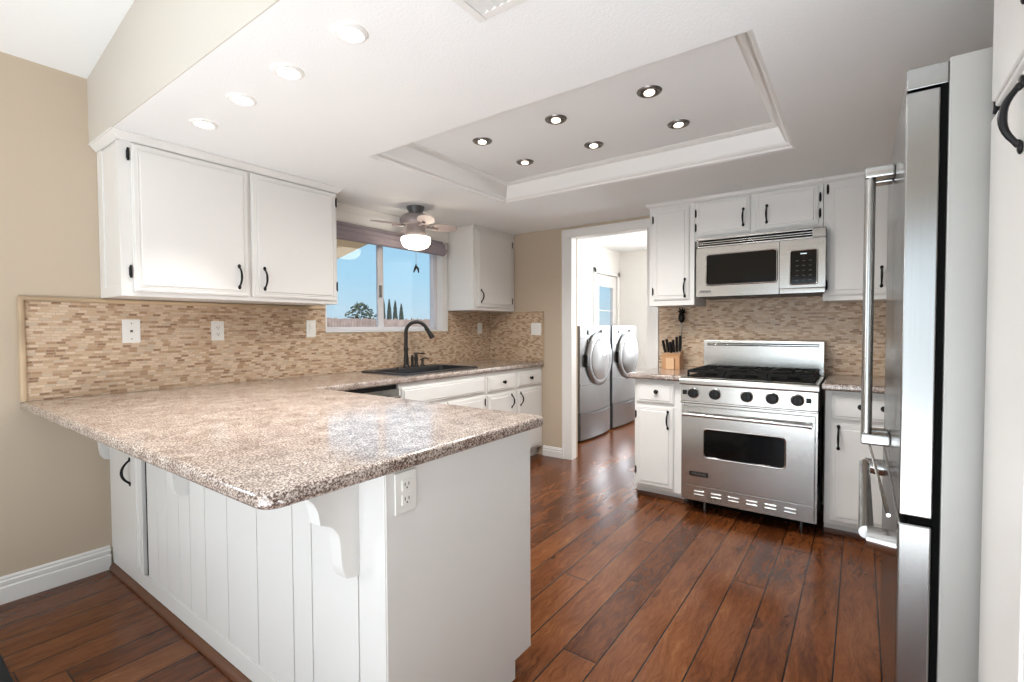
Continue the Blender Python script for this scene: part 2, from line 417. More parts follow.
# door casing of the opening to the laundry room
mb = MB()
for (y0, y1) in ((DY1-.012, 2.282), (1.362, DY0+.012)): mb.box(F-.018, F-.001, y0, y1, 0.0, DZ-.0125, .004)
mb.box(F-.018, F-.001, 1.362, 2.282, DZ-.012, 2.154, .004)
mb.box(F-.024, F-.017, 2.262, 2.282, 0.0, 2.154, .003); mb.box(F-.024, F-.017, 1.362, 1.382, 0.0, 2.154, .003); mb.box(F-.024, F-.017, 1.383, 2.261, 2.134, 2.154, .003)
mb.box(F-.010, F+.075, DY1-.0095, DY1-.0005, 0, DZ-.0105, .002); mb.box(F-.010, F+T+.01, DY0+.0005, DY0+.012, 0, DZ-.0105, .002); mb.box(F-.010, F+T+.01, DY0+.0005, DY1-.0005, DZ-.010, DZ-.0005, .002)
struct('trim_2', mb, 'trim_white')
# baseboards
def baseboard(name, f, a, b, h=.128):
    mb = MB(); prof = [(0, 0), (.018, 0), (.018, h*.60), (.011, h*.64), (.011, h*.68), (.015, h*.72), (.015, h*.82), (.008, h*.86), (.008, h*.90), (.010, h*.93), (.004, h), (0, h)]
    mb.prism(prof, lambda o, z: f(a, o, z), lambda o, z: f(b, o, z)); struct(name, mb, 'trim_white')
baseboard('baseboard_left', lambda t, o, z: Vector((t, W-.0005-o, z)), BX+.001, .783, .122)
baseboard('baseboard_far', lambda t, o, z: Vector((F-.0005-o, t, z)), 2.283, 2.50, .095)
baseboard('baseboard_back', lambda t, o, z: Vector((BX+.0005+o, t, z)), -4.0+.02, PY0-.05)
# window band above the rolled shade and sill
mb = MB(); mb.box(1.95, 3.335, W-.028, W-.0005, 2.035, CEIL-.0015, .006); mb.box(1.95, 3.335, W-.036, W-.028, 2.118, 2.14, .004); struct('trim_3', mb, 'trim_white')
mb = MB(); mb.box(SX1+.001, 3.335, W-.012, W-.0005, SZ0-.002, 2.034, .003); struct('trim_4', mb, 'trim_white')
mb = MB(); mb.box(SX0+.001, SX1-.001, W-.012, W+T-.002, SZ0+.0003, SZ0+.012, .003); struct('trim_5', mb, 'trim_white')
mb = MB(); mb.box(SX1-.010, SX1-.0005, W-.010, W+T-.002, SZ0+.013, SZ1-.0005, .002); mb.box(SX0+.0005, SX0+.010, W-.010, W+T-.002, SZ0+.013, SZ1-.0005, .002); mb.box(SX0+.011, SX1-.011, W-.010, W+T-.002, SZ1-.010, SZ1-.0005, .002); struct('trim_7', mb, 'trim_white')
# sink window
wn = thing('window_1', None, None, (0, 0, 0)); wn['kind'] = 'structure'
mb = MB(); fy0, fy1 = W+.045, W+.10; b_ = .035; xm = 2.61
z0 = SZ0+.013
mb.box(SX0+.011, SX0+b_, fy0, fy1, z0, SZ1-.011, .004); mb.box(SX1-.055, SX1-.011, fy0, fy1, z0, SZ1-.011, .004)
mb.box(SX0+b_, SX1-b_, fy0, fy1, z0, z0+.03, .004); mb.box(SX0+b_, SX1-b_, fy0, fy1, SZ1-.035, SZ1-.011, .004)
mb.build('window_frame', 'vinyl_white', wn)
mb = MB(); mb.box(xm-.04, xm+.005, fy0+.002, fy0+.025, z0+.03, SZ1-.035, .004); mb.box(xm-.005, xm+.04, fy0+.028, fy0+.05, z0+.03, SZ1-.035, .004)
mb.build('meeting_rail', 'vinyl_white', wn)
mb = MB(); mb.box(xm-.028, xm-.006, fy0-.012, fy0+.003, 1.50, 1.60, .005); tag(mb.build('sash_lock', 'ring_nickel', wn), 'grey sash lock on the middle rail')
mb = MB(); mb.box(SX0+b_, xm-.03, fy0+.012, fy0+.016, z0+.03, SZ1-.035); mb.box(xm+.03, SX1-b_, fy0+.038, fy0+.042, z0+.03, SZ1-.035)
mb.build('window_pane', 'glass', wn)
# laundry outer door
dr = thing('door_1', None, None, (0, 0, 0)); dr['kind'] = 'structure'
gx0, gx1, gz0, gz1 = 6.69, 7.19, .98, 1.885
mb = MB(); y0, y1 = 3.215, 3.255
mb.box(LDX0+.004, gx0, y0, y1, .005, 2.05, .003); mb.box(gx1, LDX1-.004, y0, y1, .005, 2.05, .003); mb.box(gx0, gx1, y0, y1, .005, gz0, .003); mb.box(gx0, gx1, y0, y1, gz1, 2.05, .003)
for z in (gz0, gz1-.02): mb.box(gx0-.02, gx1+.02, y0-.010, y0, z, z+.02, .003)
for x in (gx0-.02, gx1): mb.box(x, x+.02, y0-.010, y0, gz0, gz1, .003)
mb.build('door_leaf', 'trim_white', dr)
mb = MB(); mb.box(gx0, gx1, y0+.01, y0+.022, 1.495, 1.51); mb.box(gx0, gx1, y0+.01, y0+.022, 1.245, 1.26); mb.build('muntin', 'trim_white', dr)
mb = MB(); mb.box(gx0, gx1, y0+.016, y0+.019, gz0, gz1); mb.build('door_pane', 'glass', dr)
mb = MB(); mb.lathe([(.018, 0), (.018, .006), (.010, .012), (.010, .035), (.026, .045), (.026, .06), (.012, .072)], (7.26, y0, .98), (0, -1, 0)); mb.build('door_knob', 'ring_nickel', dr)
mb = MB()
for (x0, x1) in ((LDX0-.075, LDX0+.003), (LDX1-.003, LDX1+.075)): mb.box(x0, x1, 3.183, 3.1995, 0, 2.13, .004)
mb.box(LDX0-.075, LDX1+.075, 3.183, 3.1995, 2.055, 2.13, .004)
struct('trim_6', mb, 'trim_white')
# openings behind the camera: patio door frame and nook window frame, plus a hidden laundry window added for its light
def frame_of(name, mbf, pane):
    r = thing(name, None, None, (0, 0, 0)); r['kind'] = 'structure'
    mbf.build('window_frame', 'vinyl_white', r); pane.build('window_pane', 'glass', r)
mb = MB(); p_ = MB()
for y in (PY0, .2-.05, PY1-.07): mb.box(BX-.10, BX-.03, y, y+(.10 if y == .15 else .07), 0.001, PZ, .004)
mb.box(BX-.10, BX-.03, PY0, PY1, PZ-.07, PZ-.001, .004); mb.box(BX-.10, BX-.03, PY0, PY1, .001, .07, .004)
p_.box(BX-.068, BX-.062, PY0+.07, PY1-.07, .07, PZ-.07); frame_of('window_2', mb, p_)
mb = MB(); p_ = MB()
for x in (NX0+.001, (NX0+NX1)/2-.03, NX1-.051): mb.box(x, x+.05, W+.03, W+.09, NZ0+.001, NZ1-.001, .004)
mb.box(NX0+.001, NX1-.001, W+.03, W+.09, NZ1-.05, NZ1-.001, .004); mb.box(NX0+.001, NX1-.001, W+.03, W+.09, NZ0+.001, NZ0+.05, .004)
p_.box(NX0+.05, NX1-.05, W+.058, W+.062, NZ0+.05, NZ1-.05); frame_of('window_3', mb, p_)
mb = MB(); p_ = MB()
for y in (.851, 1.33, 1.809): mb.box(LX+.02, LX+.08, y, y+.04, .901, 1.999, .004)
mb.box(LX+.02, LX+.08, .851, 1.849, .901, .941, .004); mb.box(LX+.02, LX+.08, .851, 1.849, 1.959, 1.999, .004)
p_.box(LX+.048, LX+.052, .89, 1.81, .94, 1.96); frame_of('window_4', mb, p_)

# ------------------------------------------------------------------ cabinet hardware
def pull(parent, x, z0, z1, y=-.02, out=.028):
    """black iron arched pull; local front at y, sticking out to -Y"""
    mb = MB(); zc = (z0+z1)/2; h = (z1-z0)/2; pts = []; rs = []
    for i in range(13):
        t = -1+2*i/12; pts.append((x, y-.004-out*(1-abs(t)**2.2), zc+h*.92*t)); rs.append(.0044+.0022*(1-abs(t)) + (.002 if abs(t) > .9 else 0))
    mb.tube(pts, rs, 8)
    for s_ in (-1, 1):
        mb.ball((x, y-.003, zc+s_*h), .0095, (1, .45, 1.25)); mb.ball((x, y-.006, zc+s_*h*.86), .0065, (1, .8, 1))
    return mb.build('handle', 'black_iron', parent)
def pull_h(parent, z, x0, x1, y=-.02, out=.028):
    mb = MB(); pts = []; c = (x0+x1)/2; h = (x1-x0)/2
    for i in range(13):
        t = -1+2*i/12; pts.append((c+h*t, y-.004-out*(1-abs(t)**2.2), z))
    mb.tube(pts, .0055, 8); return mb.build('handle', 'black_iron', parent)
def knob(parent, x, z, y=-.02, r=.0165):
    mb = MB(); mb.lathe([(r*.75, 0), (r*.7, .003), (r*.38, .006), (r*.36, .014), (r*.9, .019), (r, .023), (r*.8, .029), (r*.3, .032)], (x, y, z), (0, -1, 0), 20)
    return mb.build('knob', 'black_iron', parent)
def hinge(parent, x, z, h=.05, w=.013, y=-.001):
    mb = MB(); mb.box(x-w/2, x+w/2, y-.006, y, z-h*.38, z+h*.38, .002)
    mb.cyl((x, y-.008, z-h*.42), (x, y-.008, z+h*.42), .0045, n=10)
    for s_ in (-1, 1): mb.ball((x, y-.008, z+s_*h*.46), .006, (1, 1, 1.2), 1)
    return mb.build('hinge', 'black_iron', parent)
def front(parent, name, x0, x1, z0, z1, lip=.032, t=.02, label=None, m='cabinet_white'):
    """door or drawer front with a routed lip and a raised centre panel; back at Y=-0.001"""
    mb = MB(); mb.box(x0, x1, -t*.62, -.001, z0, z1, .004, 2)
    l = min(lip, (z1-z0)*.24)
    mb.box(x0+.007, x1-.007, -t*.86, -t*.55, z0+.007, z1-.007, .004, 2)
    mb.box(x0+l, x1-l, -t-.003, -t*.7, z0+l, z1-l, .006, 3)
    # routed groove lines around the panel
    g = l-.010
    for (a0, a1, c0, c1) in ((x0+g, x1-g, z0+g, z0+g+.004), (x0+g, x1-g, z1-g-.004, z1-g), (x0+g, x0+g+.004, z0+g, z1-g), (x1-g-.004, x1-g, z0+g, z1-g)):
        mb.box(a0, a1, -t*.86-.0022, -t*.8, c0, c1, .001, 1)
    return tag(mb.build(name, m, parent), label)

# ------------------------------------------------------------------ wall cabinets
def crown_piece(parent, x0, x1, ztop, d, left_return=False, right_return=False, h=.036, w=.034):
    mb = MB()
    def prof(o): return [(0, 0), (-.006, .001), (-.010, .008), (-.020, h*.45), (-w+.006, h*.8), (-w, h*.84), (-w, h), (0, h)]
    P_ = prof(0)
    a = [ -w if left_return else 0 for _ in P_]
    va = []; vb = []
    for (o, z) in P_:
        va.append(mb.bm.verts.new((x0+(o if left_return else 0), o-.001, ztop-h+z))); vb.append(mb.bm.verts.new((x1-(o if right_return else 0), o-.001, ztop-h+z)))
    n = len(P_)
    for i in range(n): mb.bm.faces.new((va[i], va[(i+1) % n], vb[(i+1) % n], vb[i]))
    for flag, x, s_, ring in ((left_return, x0, 1, va), (right_return, x1, -1, vb)):
        if flag:
            vc = [mb.bm.verts.new((x+s_*o, d-.002, ztop-h+z)) for (o, z) in P_]
            for i in range(n): mb.bm.faces.new((ring[i], ring[(i+1) % n], vc[(i+1) % n], vc[i]))
            mb.bm.faces.new(vc)
        else: mb.bm.faces.new(ring)
    return mb.build('crown_moulding', 'cabinet_white', parent)

# left of the window: long cabinet with two doors
c = thing('wall_cabinet', 'white two-door wall cabinet with black pulls, left of the sink window', 'cabinet', (1.361, 2.845, 1.408))
w2, H, D = .581, CEIL-.002-1.408, .318
mb = MB(); mb.box(-w2, w2, 0, D, 0, H, .003)
mb.box(-w2-.006, -w2+.001, 0.0, .030, 0, H-.036, .002); mb.box(-w2-.006, -w2+.001, D-.075, D, 0, H-.036, .002); mb.box(-w2-.006, -w2+.001, .03, D-.075, 0, .05, .002)
mb.build('body', 'cabinet_white', c); crown_piece(c, -w2-.004, w2, H+.001, D, True, True)
for (x0, x1, hx, px) in ((-.540, .003, -.550, -.058), (.018, .566, .574, .084)):
    d_ = front(c, 'door', x0, x1, .022, H-.040)
    pull(d_, px, .072, .190)
    for z in (.118, .675): hinge(d_, hx, z, .055)
# right of the window
c = thing('wall_cabinet', 'white single-door wall cabinet in the corner, right of the sink window', 'cabinet', (3.66, 2.845, 1.408))
w2 = .318
mb = MB(); mb.box(-w2, w2, 0, D, 0, H, .003); mb.build('body', 'cabinet_white', c)
mb = MB(); mb.box(-w2-.002, w2, -.010, -.0005, H-.022, H, .003); mb.build('crown_moulding', 'cabinet_white', c)
d_ = front(c, 'door', -.288, .268, .028, H-.038); pull(d_, -.230, .075, .185)
for z in (.10, .66): hinge(d_, .277, z, .05)
# range wall, front faces the room (-x): local X = -y
def far_root(label, y, z, name='wall_cabinet', cat='cabinet', x=3.655): return thing(name, label, cat, (x, y, z), -90)
D = F-.002-3.655
c = far_root('white narrow wall cabinet with one door, between the doorway and the microwave', 1.159, 1.408)
mb = MB(); mb.box(-.169, .168, 0, D, 0, H, .003); mb.build('body', 'cabinet_white', c); crown_piece(c, -.169, .168, H+.001, D, True, False, .03, .028)
d_ = front(c, 'door', -.133, .133, .042, H-.045); pull(d_, .105, .066, .190)
for z in (.11, .655): hinge(d_, -.141, z, .05)
c = far_root('white shallow wall cabinet with two small doors, directly above the microwave', .595, 1.868)
H2 = CEIL-.002-1.868
mb = MB(); mb.box(-.395, .394, 0, D, 0, H2, .003); mb.build('body', 'cabinet_white', c); crown_piece(c, -.395, .394, H2+.001, D, False, False, .03, .028)
for (x0, x1, px, hx) in ((-.380, -.024, -.068, -.388), (.007, .369, .076, .377)):
    d_ = front(c, 'door', x0, x1, .030, H2-.032, lip=.026); pull(d_, px, .078, .186)
    for z in (.098, .20): hinge(d_, hx, z, .052)
c = far_root('white tall wall cabinet partly behind the refrigerator door, right of the microwave', -.10, 1.408)
mb = MB(); mb.box(-.299, .30, 0, D, 0, H, .003); mb.build('body', 'cabinet_white', c); crown_piece(c, -.299, .30, H+.001, D, False, False, .03, .028)
d_ = front(c, 'door', -.268, .055, .032, H-.045); pull(d_, -.002, .080, .190)
for z in (.10, .70): hinge(d_, -.278, z, .055)
d_ = front(c, 'door', .07, .27, .032, H-.045)

# ------------------------------------------------------------------ base cabinets by the range
def base_cab(label, yc, w2, x=3.40, extra=None):
    c = far_root(label, yc, 0, 'base_cabinet', 'cabinet', x)
    d = F-.002-x
    mb = MB(); mb.box(-w2, w2, 0, d, .075, .872, .003); mb.box(-w2, w2, .055, d, .0, .075); mb.build('body', 'cabinet_white', c)
    mb = MB(); mb.box(-w2, w2, .038, .0545, .0005, .032, .006); tag(mb.build('shoe_moulding', 'shoe_wood', c), 'brown wooden strip along the toe kick')
    return c
c = base_cab('white base cabinet with one drawer and one door, left of the steel range', 1.166, .176)
d_ = front(c, 'drawer', -.158, .112, .700, .852, lip=.022); knob(d_, -.006, .787)
d_ = front(c, 'door', -.158, .112, .098, .680); pull(d_, .074, .532, .648)
for z in (.20, .61): hinge(d_, -.166, z, .05)
c = base_cab('white base cabinet with drawer and door, right of the steel range behind the refrigerator', -.09, .255)
d_ = front(c, 'drawer', -.225, .055, .700, .852, lip=.022); knob(d_, -.082, .787); knob(d_, .022, .787)
d_ = front(c, 'door', -.225, .055, .098, .680); pull(d_, -.187, .535, .662)
for z in (.20, .61): hinge(d_, .064, z, .05)
front(c, 'door', .075, .235, .098, .852)

# ------------------------------------------------------------------ worktops
def fillet_poly(pts, rad):
    out = []; n = len(pts)
    for i, p in enumerate(pts):
        r = rad[i]
        if not r: out.append(p); continue
        p = Vector(p); a = (Vector(pts[i-1])-p).normalized(); b = (Vector(pts[(i+1) % n])-p).normalized()
        for k in range(7):
            t = k/6; s0 = p+a*r; s1 = p+b*r; q = (1-t)**2*s0 + 2*t*(1-t)*p + t*t*s1; out.append((q.x, q.y))
    return out
def slab(poly, z0, z1, bev):
    mb = MB(); vs = [mb.bm.verts.new((x, y, z1)) for x, y in poly]; f = mb.bm.faces.new(vs)
    r = bmesh.ops.extrude_face_region(mb.bm, geom=[f]); 
    for e in r['geom']:
        if isinstance(e, bmesh.types.BMVert): e.co.z = z0
    mb.bm.normal_update()
    es = [e for e in mb.bm.edges if abs(e.verts[0].co.z-e.verts[1].co.z) < 1e-6]
    bmesh.ops.bevel(mb.bm, geom=es, offset=bev, segments=4, affect='EDGES', profile=.5)
    bmesh.ops.triangulate(mb.bm, faces=[f for f in mb.bm.faces if len(f.verts) > 4])
    return mb
ZC = .914; CT = .040
poly = [(.468, W-.0095), (.484, .966), (1.553, .966), (1.553, 2.487), (F-.0095, 2.487), (F-.0095, W-.0095)]
top = slab(fillet_poly(poly, [0, .055, .03, .012, .004, 0]), ZC-CT, ZC, .013).build('countertop', 'granite')
tag(top, 'speckled brown granite worktop, L-shaped, covering the peninsula and sink run', 'countertop')
def cut(o, x0, x1, y0, y1, z0, z1):
    k = MB().box(x0, x1, y0, y1, z0, z1).build('cutter', 'granite')
    o.modifiers.clear(); md = o.modifiers.new('b', 'BOOLEAN'); md.object = k; md.operation = 'DIFFERENCE'; md.solver = 'EXACT'
    bpy.context.view_layer.update(); dg = bpy.context.evaluated_depsgraph_get()
    me = bpy.data.meshes.new_from_object(o.evaluated_get(dg)); o.modifiers.clear(); o.data = me
    bpy.data.objects.remove(k)
KX0, KX1, KY0, KY1 = 2.29, 3.10, 2.575, 3.085
cut(top, KX0+.02, KX1-.02, KY0+.02, KY1-.02, .80, 1.0)
for p in top.data.polygons: p.use_smooth = abs(p.normal.z) < .98
tag(slab(fillet_poly([(3.34, 1.374), (3.34, .987), (F-.0095, .987), (F-.0095, 1.374)], [.012, .004, 0, 0]), ZC-CT, ZC, .013).build('countertop', 'granite'), 'short brown granite worktop left of the range, under the knife block', 'countertop')
tag(slab(fillet_poly([(3.34, .18), (3.34, -.36), (F-.0095, -.36), (F-.0095, .18)], [.004, .004, 0, 0]), ZC-CT, ZC, .013).build('countertop', 'granite'), 'brown granite worktop right of the range, partly behind the refrigerator', 'countertop')

# ------------------------------------------------------------------ backsplashes
ZB = 1.405
b = thing('backsplash', 'long beige mosaic tile backsplash along the window wall above the sink', 'backsplash', (2.2, W, ZC))
mb = MB(); y0, y1 = W-.009-W, -.0005; X = lambda v: v-2.2
for (a0, a1, c0, c1) in ((.494, SX0-.0, .0003, ZB-.022-ZC), (SX0, 3.336, .0003, SZ0-.004-ZC), (3.336, F-.001, .0003, ZB-ZC)):
    mb.box(X(a0), X(a1), y0, y1, c0, c1)
mb.build('tile_field', 'mosaic_x', b, flat=True)
mb = MB(); mb.tube([(X(.481), -.010, .001), (X(.481), -.010, ZB-ZC-.012)], .0125, 12); mb.tube([(X(.472), -.010, ZB-ZC-.011), (X(2.04), -.010, ZB-ZC-.011)], .0115, 12)
tag(mb.build('bullnose_edge', 'bullnose', b), 'tan stone bullnose edge strip')
b = thing('backsplash', 'small beige mosaic tile return on the far wall beside the corner cabinet', 'backsplash', (F, 2.83, ZC), -90)
mb = MB(); mb.box(-.325, .326, -.009, -.0005, .0003, ZB-ZC-.012); mb.build('tile_field', 'mosaic_y', b, flat=True)
mb = MB(); mb.tube([(.333, -.008, .001), (.333, -.008, ZB-ZC-.006)], .008, 10); mb.tube([(.0, -.008, ZB-ZC-.006), (.34, -.008, ZB-ZC-.006)], .008, 10); tag(mb.build('bullnose_edge', 'bullnose', b), 'tan stone bullnose edge strip')
b = thing('backsplash', 'brown mosaic tile backsplash behind the range and under the microwave', 'backsplash', (F, .5, ZC), -90)
mb = MB(); mb.box(-.858, .86, -.009, -.0005, .0003, ZB-ZC); mb.box(-.485, .30, -.009, -.0005, ZB-ZC, 1.46-ZC); mb.build('tile_field', 'mosaic_y', b, flat=True)

# ------------------------------------------------------------------ peninsula
PX, PB, PY = .798, 1.466, .980
pn = thing('peninsula_cabinet', 'white beadboard peninsula base under the granite worktop overhang', 'cabinet', ((PX+PB)/2, 2.0, 0))
ox, oy = (PX+PB)/2, 2.0
def pb(mb, x0, x1, y0, y1, z0, z1, bev=0): return mb.box(x0-ox, x1-ox, y0-oy, y1-oy, z0, z1, bev)
mb = MB(); pb(mb, PX+.016, PB-.02, PY+.02, W-.001, .095, ZC-CT-.0005); pb(mb, PX+.016, 1.37, PY+.03, W-.001, .0005, .095); mb.build('body', 'cabinet_white', pn)
mb = MB(); P_ = [(PX+.004, .0005), (1.366, .0005), (1.366, .066), (PB, .066), (PB, ZC-CT-.0005), (PX+.004, ZC-CT-.0005)]
mb.prism(P_, lambda x, z: Vector((x-ox, PY-oy, z)), lambda x, z: Vector((x-ox, PY+.0195-oy, z))); mb.build('end_panel', 'cabinet_white', pn)
ys = [2.665, 2.54, 2.434, 2.303, 2.192, 2.051, 1.865, 1.647, 1.424, 1.319, 1.095, PY+.001]
mb = MB()
for a, b2 in zip(ys[:-1], ys[1:]): pb(mb, PX, PX+.0155, b2+.0022, a-.0022, .100, ZC-CT-.001, .0025)
mb.build('beadboard_panel', 'cabinet_white', pn)
mb = MB(); pb(mb, PX-.004, PX+.0155, PY-.004, W-.002, .028, .0995, .003); mb.build('base_board', 'cabinet_white', pn)
mb = MB(); P_ = [(0, 0), (-.020, 0), (-.020, .010), (-.013, .022), (0, .028)]
mb.prism(P_, lambda o, z: Vector((PX-.0045+o-ox, PY-oy-.004, z+.0005)), lambda o, z: Vector((PX-.0045+o-ox, W-.018-oy, z+.0005)))
tag(mb.build('shoe_moulding', 'shoe_wood', pn), 'dark brown wooden shoe moulding')
mb = MB(); pb(mb, PX+.003, PX+.0158, 2.667, 2.6845, .100, ZC-CT-.001); tag(mb.build('gap_shade_strip', 'black_gap', pn), 'black strip for the shade in the gap between door and beadboard')  # gap shade painted as a black strip
# door on the seating side, built in local coordinates with a rotated sub-empty replaced by direct geometry
def pen_door():
    mb = MB(); t = .022; y0, y1, z0, z1 = 2.686, 3.100, .103, ZC-CT-.006
    pb(mb, PX-t*.62, PX+.015, y0, y1, z0, z1, .004); pb(mb, PX-t*.9, PX-t*.5, y0+.007, y1-.004, z0+.007, z1-.004, .004); pb(mb, PX-t-.003, PX-t*.7, y0+.032, y1-.01, z0+.032, z1-.01, .006)
    pb(mb, PX, PX+.0155, 3.101, W-.002, .100, ZC-CT-.001)
    o = mb.build('door', 'cabinet_white', pn)
    mb = MB(); zc, h = .575, .058; pts = []; rs = []
    for i in range(13):
        q = -1+2*i/12; pts.append((PX-.028-.030*(1-abs(q)**2.2)-ox, 2.79-oy, zc+h*q*.93)); rs.append(.0046+.002*(1-abs(q)))
    mb.tube(pts, rs, 8)
    for s_ in (-1, 1): mb.ball((PX-.027-ox, 2.79-oy, zc+s_*h), .0095, (.45, 1, 1.25))
    mb.build('handle', 'black_iron', o)
pen_door()
def corbel(y0, y1, x_out=.585):
    mb = MB(); zt = ZC-CT-.0008; xs_ = PX-.0005
    pr = [(xs_, zt), (x_out, zt), (x_out, zt-.018)]
    for k in range(7):     # upper cove
        a = k/6*pi/2; pr.append((x_out+.012+.083*sin(a), zt-.024-.066*(1-cos(a))))
    pr += [(x_out+.097, zt-.118), (x_out+.104, zt-.122), (x_out+.112, zt-.123)]
    for k in range(1, 8):  # lower ogee
        a = k/7*pi/2; pr.append((x_out+.112+.044*sin(a), zt-.123-.070*(1-cos(a))))
    pr += [(x_out+.160, zt-.245), (x_out+.164, zt-.268), (x_out+.174, zt-.285), (x_out+.190, zt-.290), (xs_, zt-.290)]
    mb.prism(pr, lambda x, z: Vector((x-ox, y0-oy, z)), lambda x, z: Vector((x-ox, y1-oy, z)))
    bmesh.ops.bevel(mb.bm, geom=[e for e in mb.bm.edges if abs(e.verts[0].co.y-e.verts[1].co.y) < 1e-6 and e.verts[0].co.x < xs_-ox-.001 and e.verts[1].co.x < xs_-ox-.001 and min(e.verts[0].co.z, e.verts[1].co.z) < zt-.003], offset=.0025, segments=1, affect='EDGES')
    mb.build('corbel', 'cabinet_white', pn)
corbel(1.088, 1.136); corbel(2.188, 2.236); corbel(3.108, 3.156)

# ------------------------------------------------------------------ outlets and switches
def plate(label, cat, loc, rot, w=.072, h=.118, kind='outlet', name=None, group=None):
    p = thing(name or ('wall_outlet' if kind == 'outlet' else 'light_switch' if kind == 'switch' else 'phone_jack'), label, cat, loc, rot, group)
    mb = MB(); mb.box(-w/2, w/2, -.006, -.0003, -h/2, h/2, .003); mb.build('cover_plate', 'plate_white', p)
    if kind == 'outlet':
        for s_ in (-1, 1):
            mb = MB(); mb.box(-.0165, .0165, -.009, -.0055, s_*.0195-.0145, s_*.0195+.0145, .0065, 3); f_ = mb.build('receptacle', 'plate_white', p)
            mb = MB()
            for x in (-.0065, .0065): mb.box(x-.0012, x+.0012, -.0095, -.0085, s_*.0195-.002, s_*.0195+.007)
            mb.cyl((0, -.0085, s_*.0195-.0075), (0, -.0095, s_*.0195-.0075), .0026, n=10); tag(mb.build('slots', 'plate_dark', f_), 'dark outlet slots')
    elif kind == 'switch':
        n = max(1, round(w/.055)-0) if w > .1 else 1
        for i in range(n):
            x = (i-(n-1)/2)*.046; mb = MB(); mb.box(x-.016, x+.016, -.009, -.0055, -.033, .033, .002); mb.box(x-.014, x+.014, -.012, -.008, -.002, .030, .002); mb.build('rocker', 'plate_white', p)
    else:
        mb = MB(); mb.box(-.006, .006, -.0075, -.0055, -.006, .006, .001)
        tag(mb.build('jack', 'plate_dark', p), 'dark centre jack')
        for z in (-.041, .041):
            mb = MB(); mb.cyl((0, -.0075, z), (0, -.0055, z), .003, n=10); mb.build('screw', 'plate_dark', p)
    return p
yb = W-.0095
plate('white phone jack plate on the mosaic backsplash, farthest left', 'wall plate', (.896, yb, 1.238), 0, .08, .125, 'jack')
plate('white two-socket outlet on the mosaic backsplash under the two-door wall cabinet', 'outlet', (1.322, yb, 1.236), 0)
plate('white rocker switch on the mosaic backsplash just left of the sink window', 'switch', (1.934, yb, 1.246), 0, .072, .118, 'switch')
plate('white narrow switch on the backsplash under the corner cabinet', 'switch', (3.80, yb, 1.240), 0, .072, .112, 'switch')
plate('white double switch plate on the tile return beside the doorway', 'switch', (F-.0095, 2.575, 1.232), -90, .118, .118, 'switch')
plate('white outlet on the end panel of the peninsula, just under the worktop', 'outlet', (.864, PY-.0003, .814), 0, .074, .110, 'outlet')

# ------------------------------------------------------------------ sink run cabinets
SY = 2.515
def run_root(label, x, name='base_cabinet', cat='cabinet'): return thing(name, label, cat, (x, SY, 0))
D = W-.002-SY
c = run_root('white sink base cabinet with a false drawer front and two doors under the black sink', 2.635)
mb = MB(); mb.box(-.467, .462, 0, D, .09, .60, .003); mb.box(-.467, .462, 0, .02, .60, .8735, .002); mb.box(-.467, .462, .06, D, 0, .09); mb.build('body', 'cabinet_white', c)
front(c, 'false_front', -.445, .440, .712, .842, lip=.018)
for (x0, x1, hx) in ((-.445, -.006, -.455), (.006, .440, .452)):
    d_ = front(c, 'door', x0, x1, .11, .690)
    for z in (.2, .63): hinge(d_, hx, z, .055, .016)
    pull(d_, -.05 if x0 < 0 else .05, .54, .65)
c = run_root('white base cabinet with two drawers over two doors in the corner by the doorway', 3.538)
mb = MB(); mb.box(-.438, .438, 0, D, .09, .8735, .003); mb.box(-.438, .438, .06, D, 0, .09); mb.build('body', 'cabinet_white', c)
for (x0, x1, kx, px) in ((-.418, -.030, -.215, -.095), (.004, .402, .205, .045)):
    d_ = front(c, 'drawer', x0, x1, .704, .838, lip=.018); knob(d_, kx, .779)
    d_ = front(c, 'door', x0, x1, .11, .682); pull(d_, px, .543, .655)
# dishwasher
c = thing('dishwasher', 'stainless steel dishwasher under the worktop, left of the sink base cabinet', 'dishwasher', (1.865, SY, 0))
mb = MB(); mb.box(-.296, .296, .012, .58, .01, .868); mb.build('body', 'black_plastic', c)
mb = MB(); mb.box(-.297, .297, -.022, .0115, .10, .845, .006); d_ = mb.build('door', 'steel_dish', c)
mb = MB(); mb.cyl((-.265, -.062, .795), (.265, -.062, .795), .010, n=16)
for x in (-.24, .24): mb.cyl((x, -.022, .795), (x, -.062, .795), .007, n=12)
mb.build('handle', 'chrome', d_)
mb = MB(); mb.box(-.29, .29, .03, .05, .012, .095); mb.build('kick_plate', 'black_plastic', c)

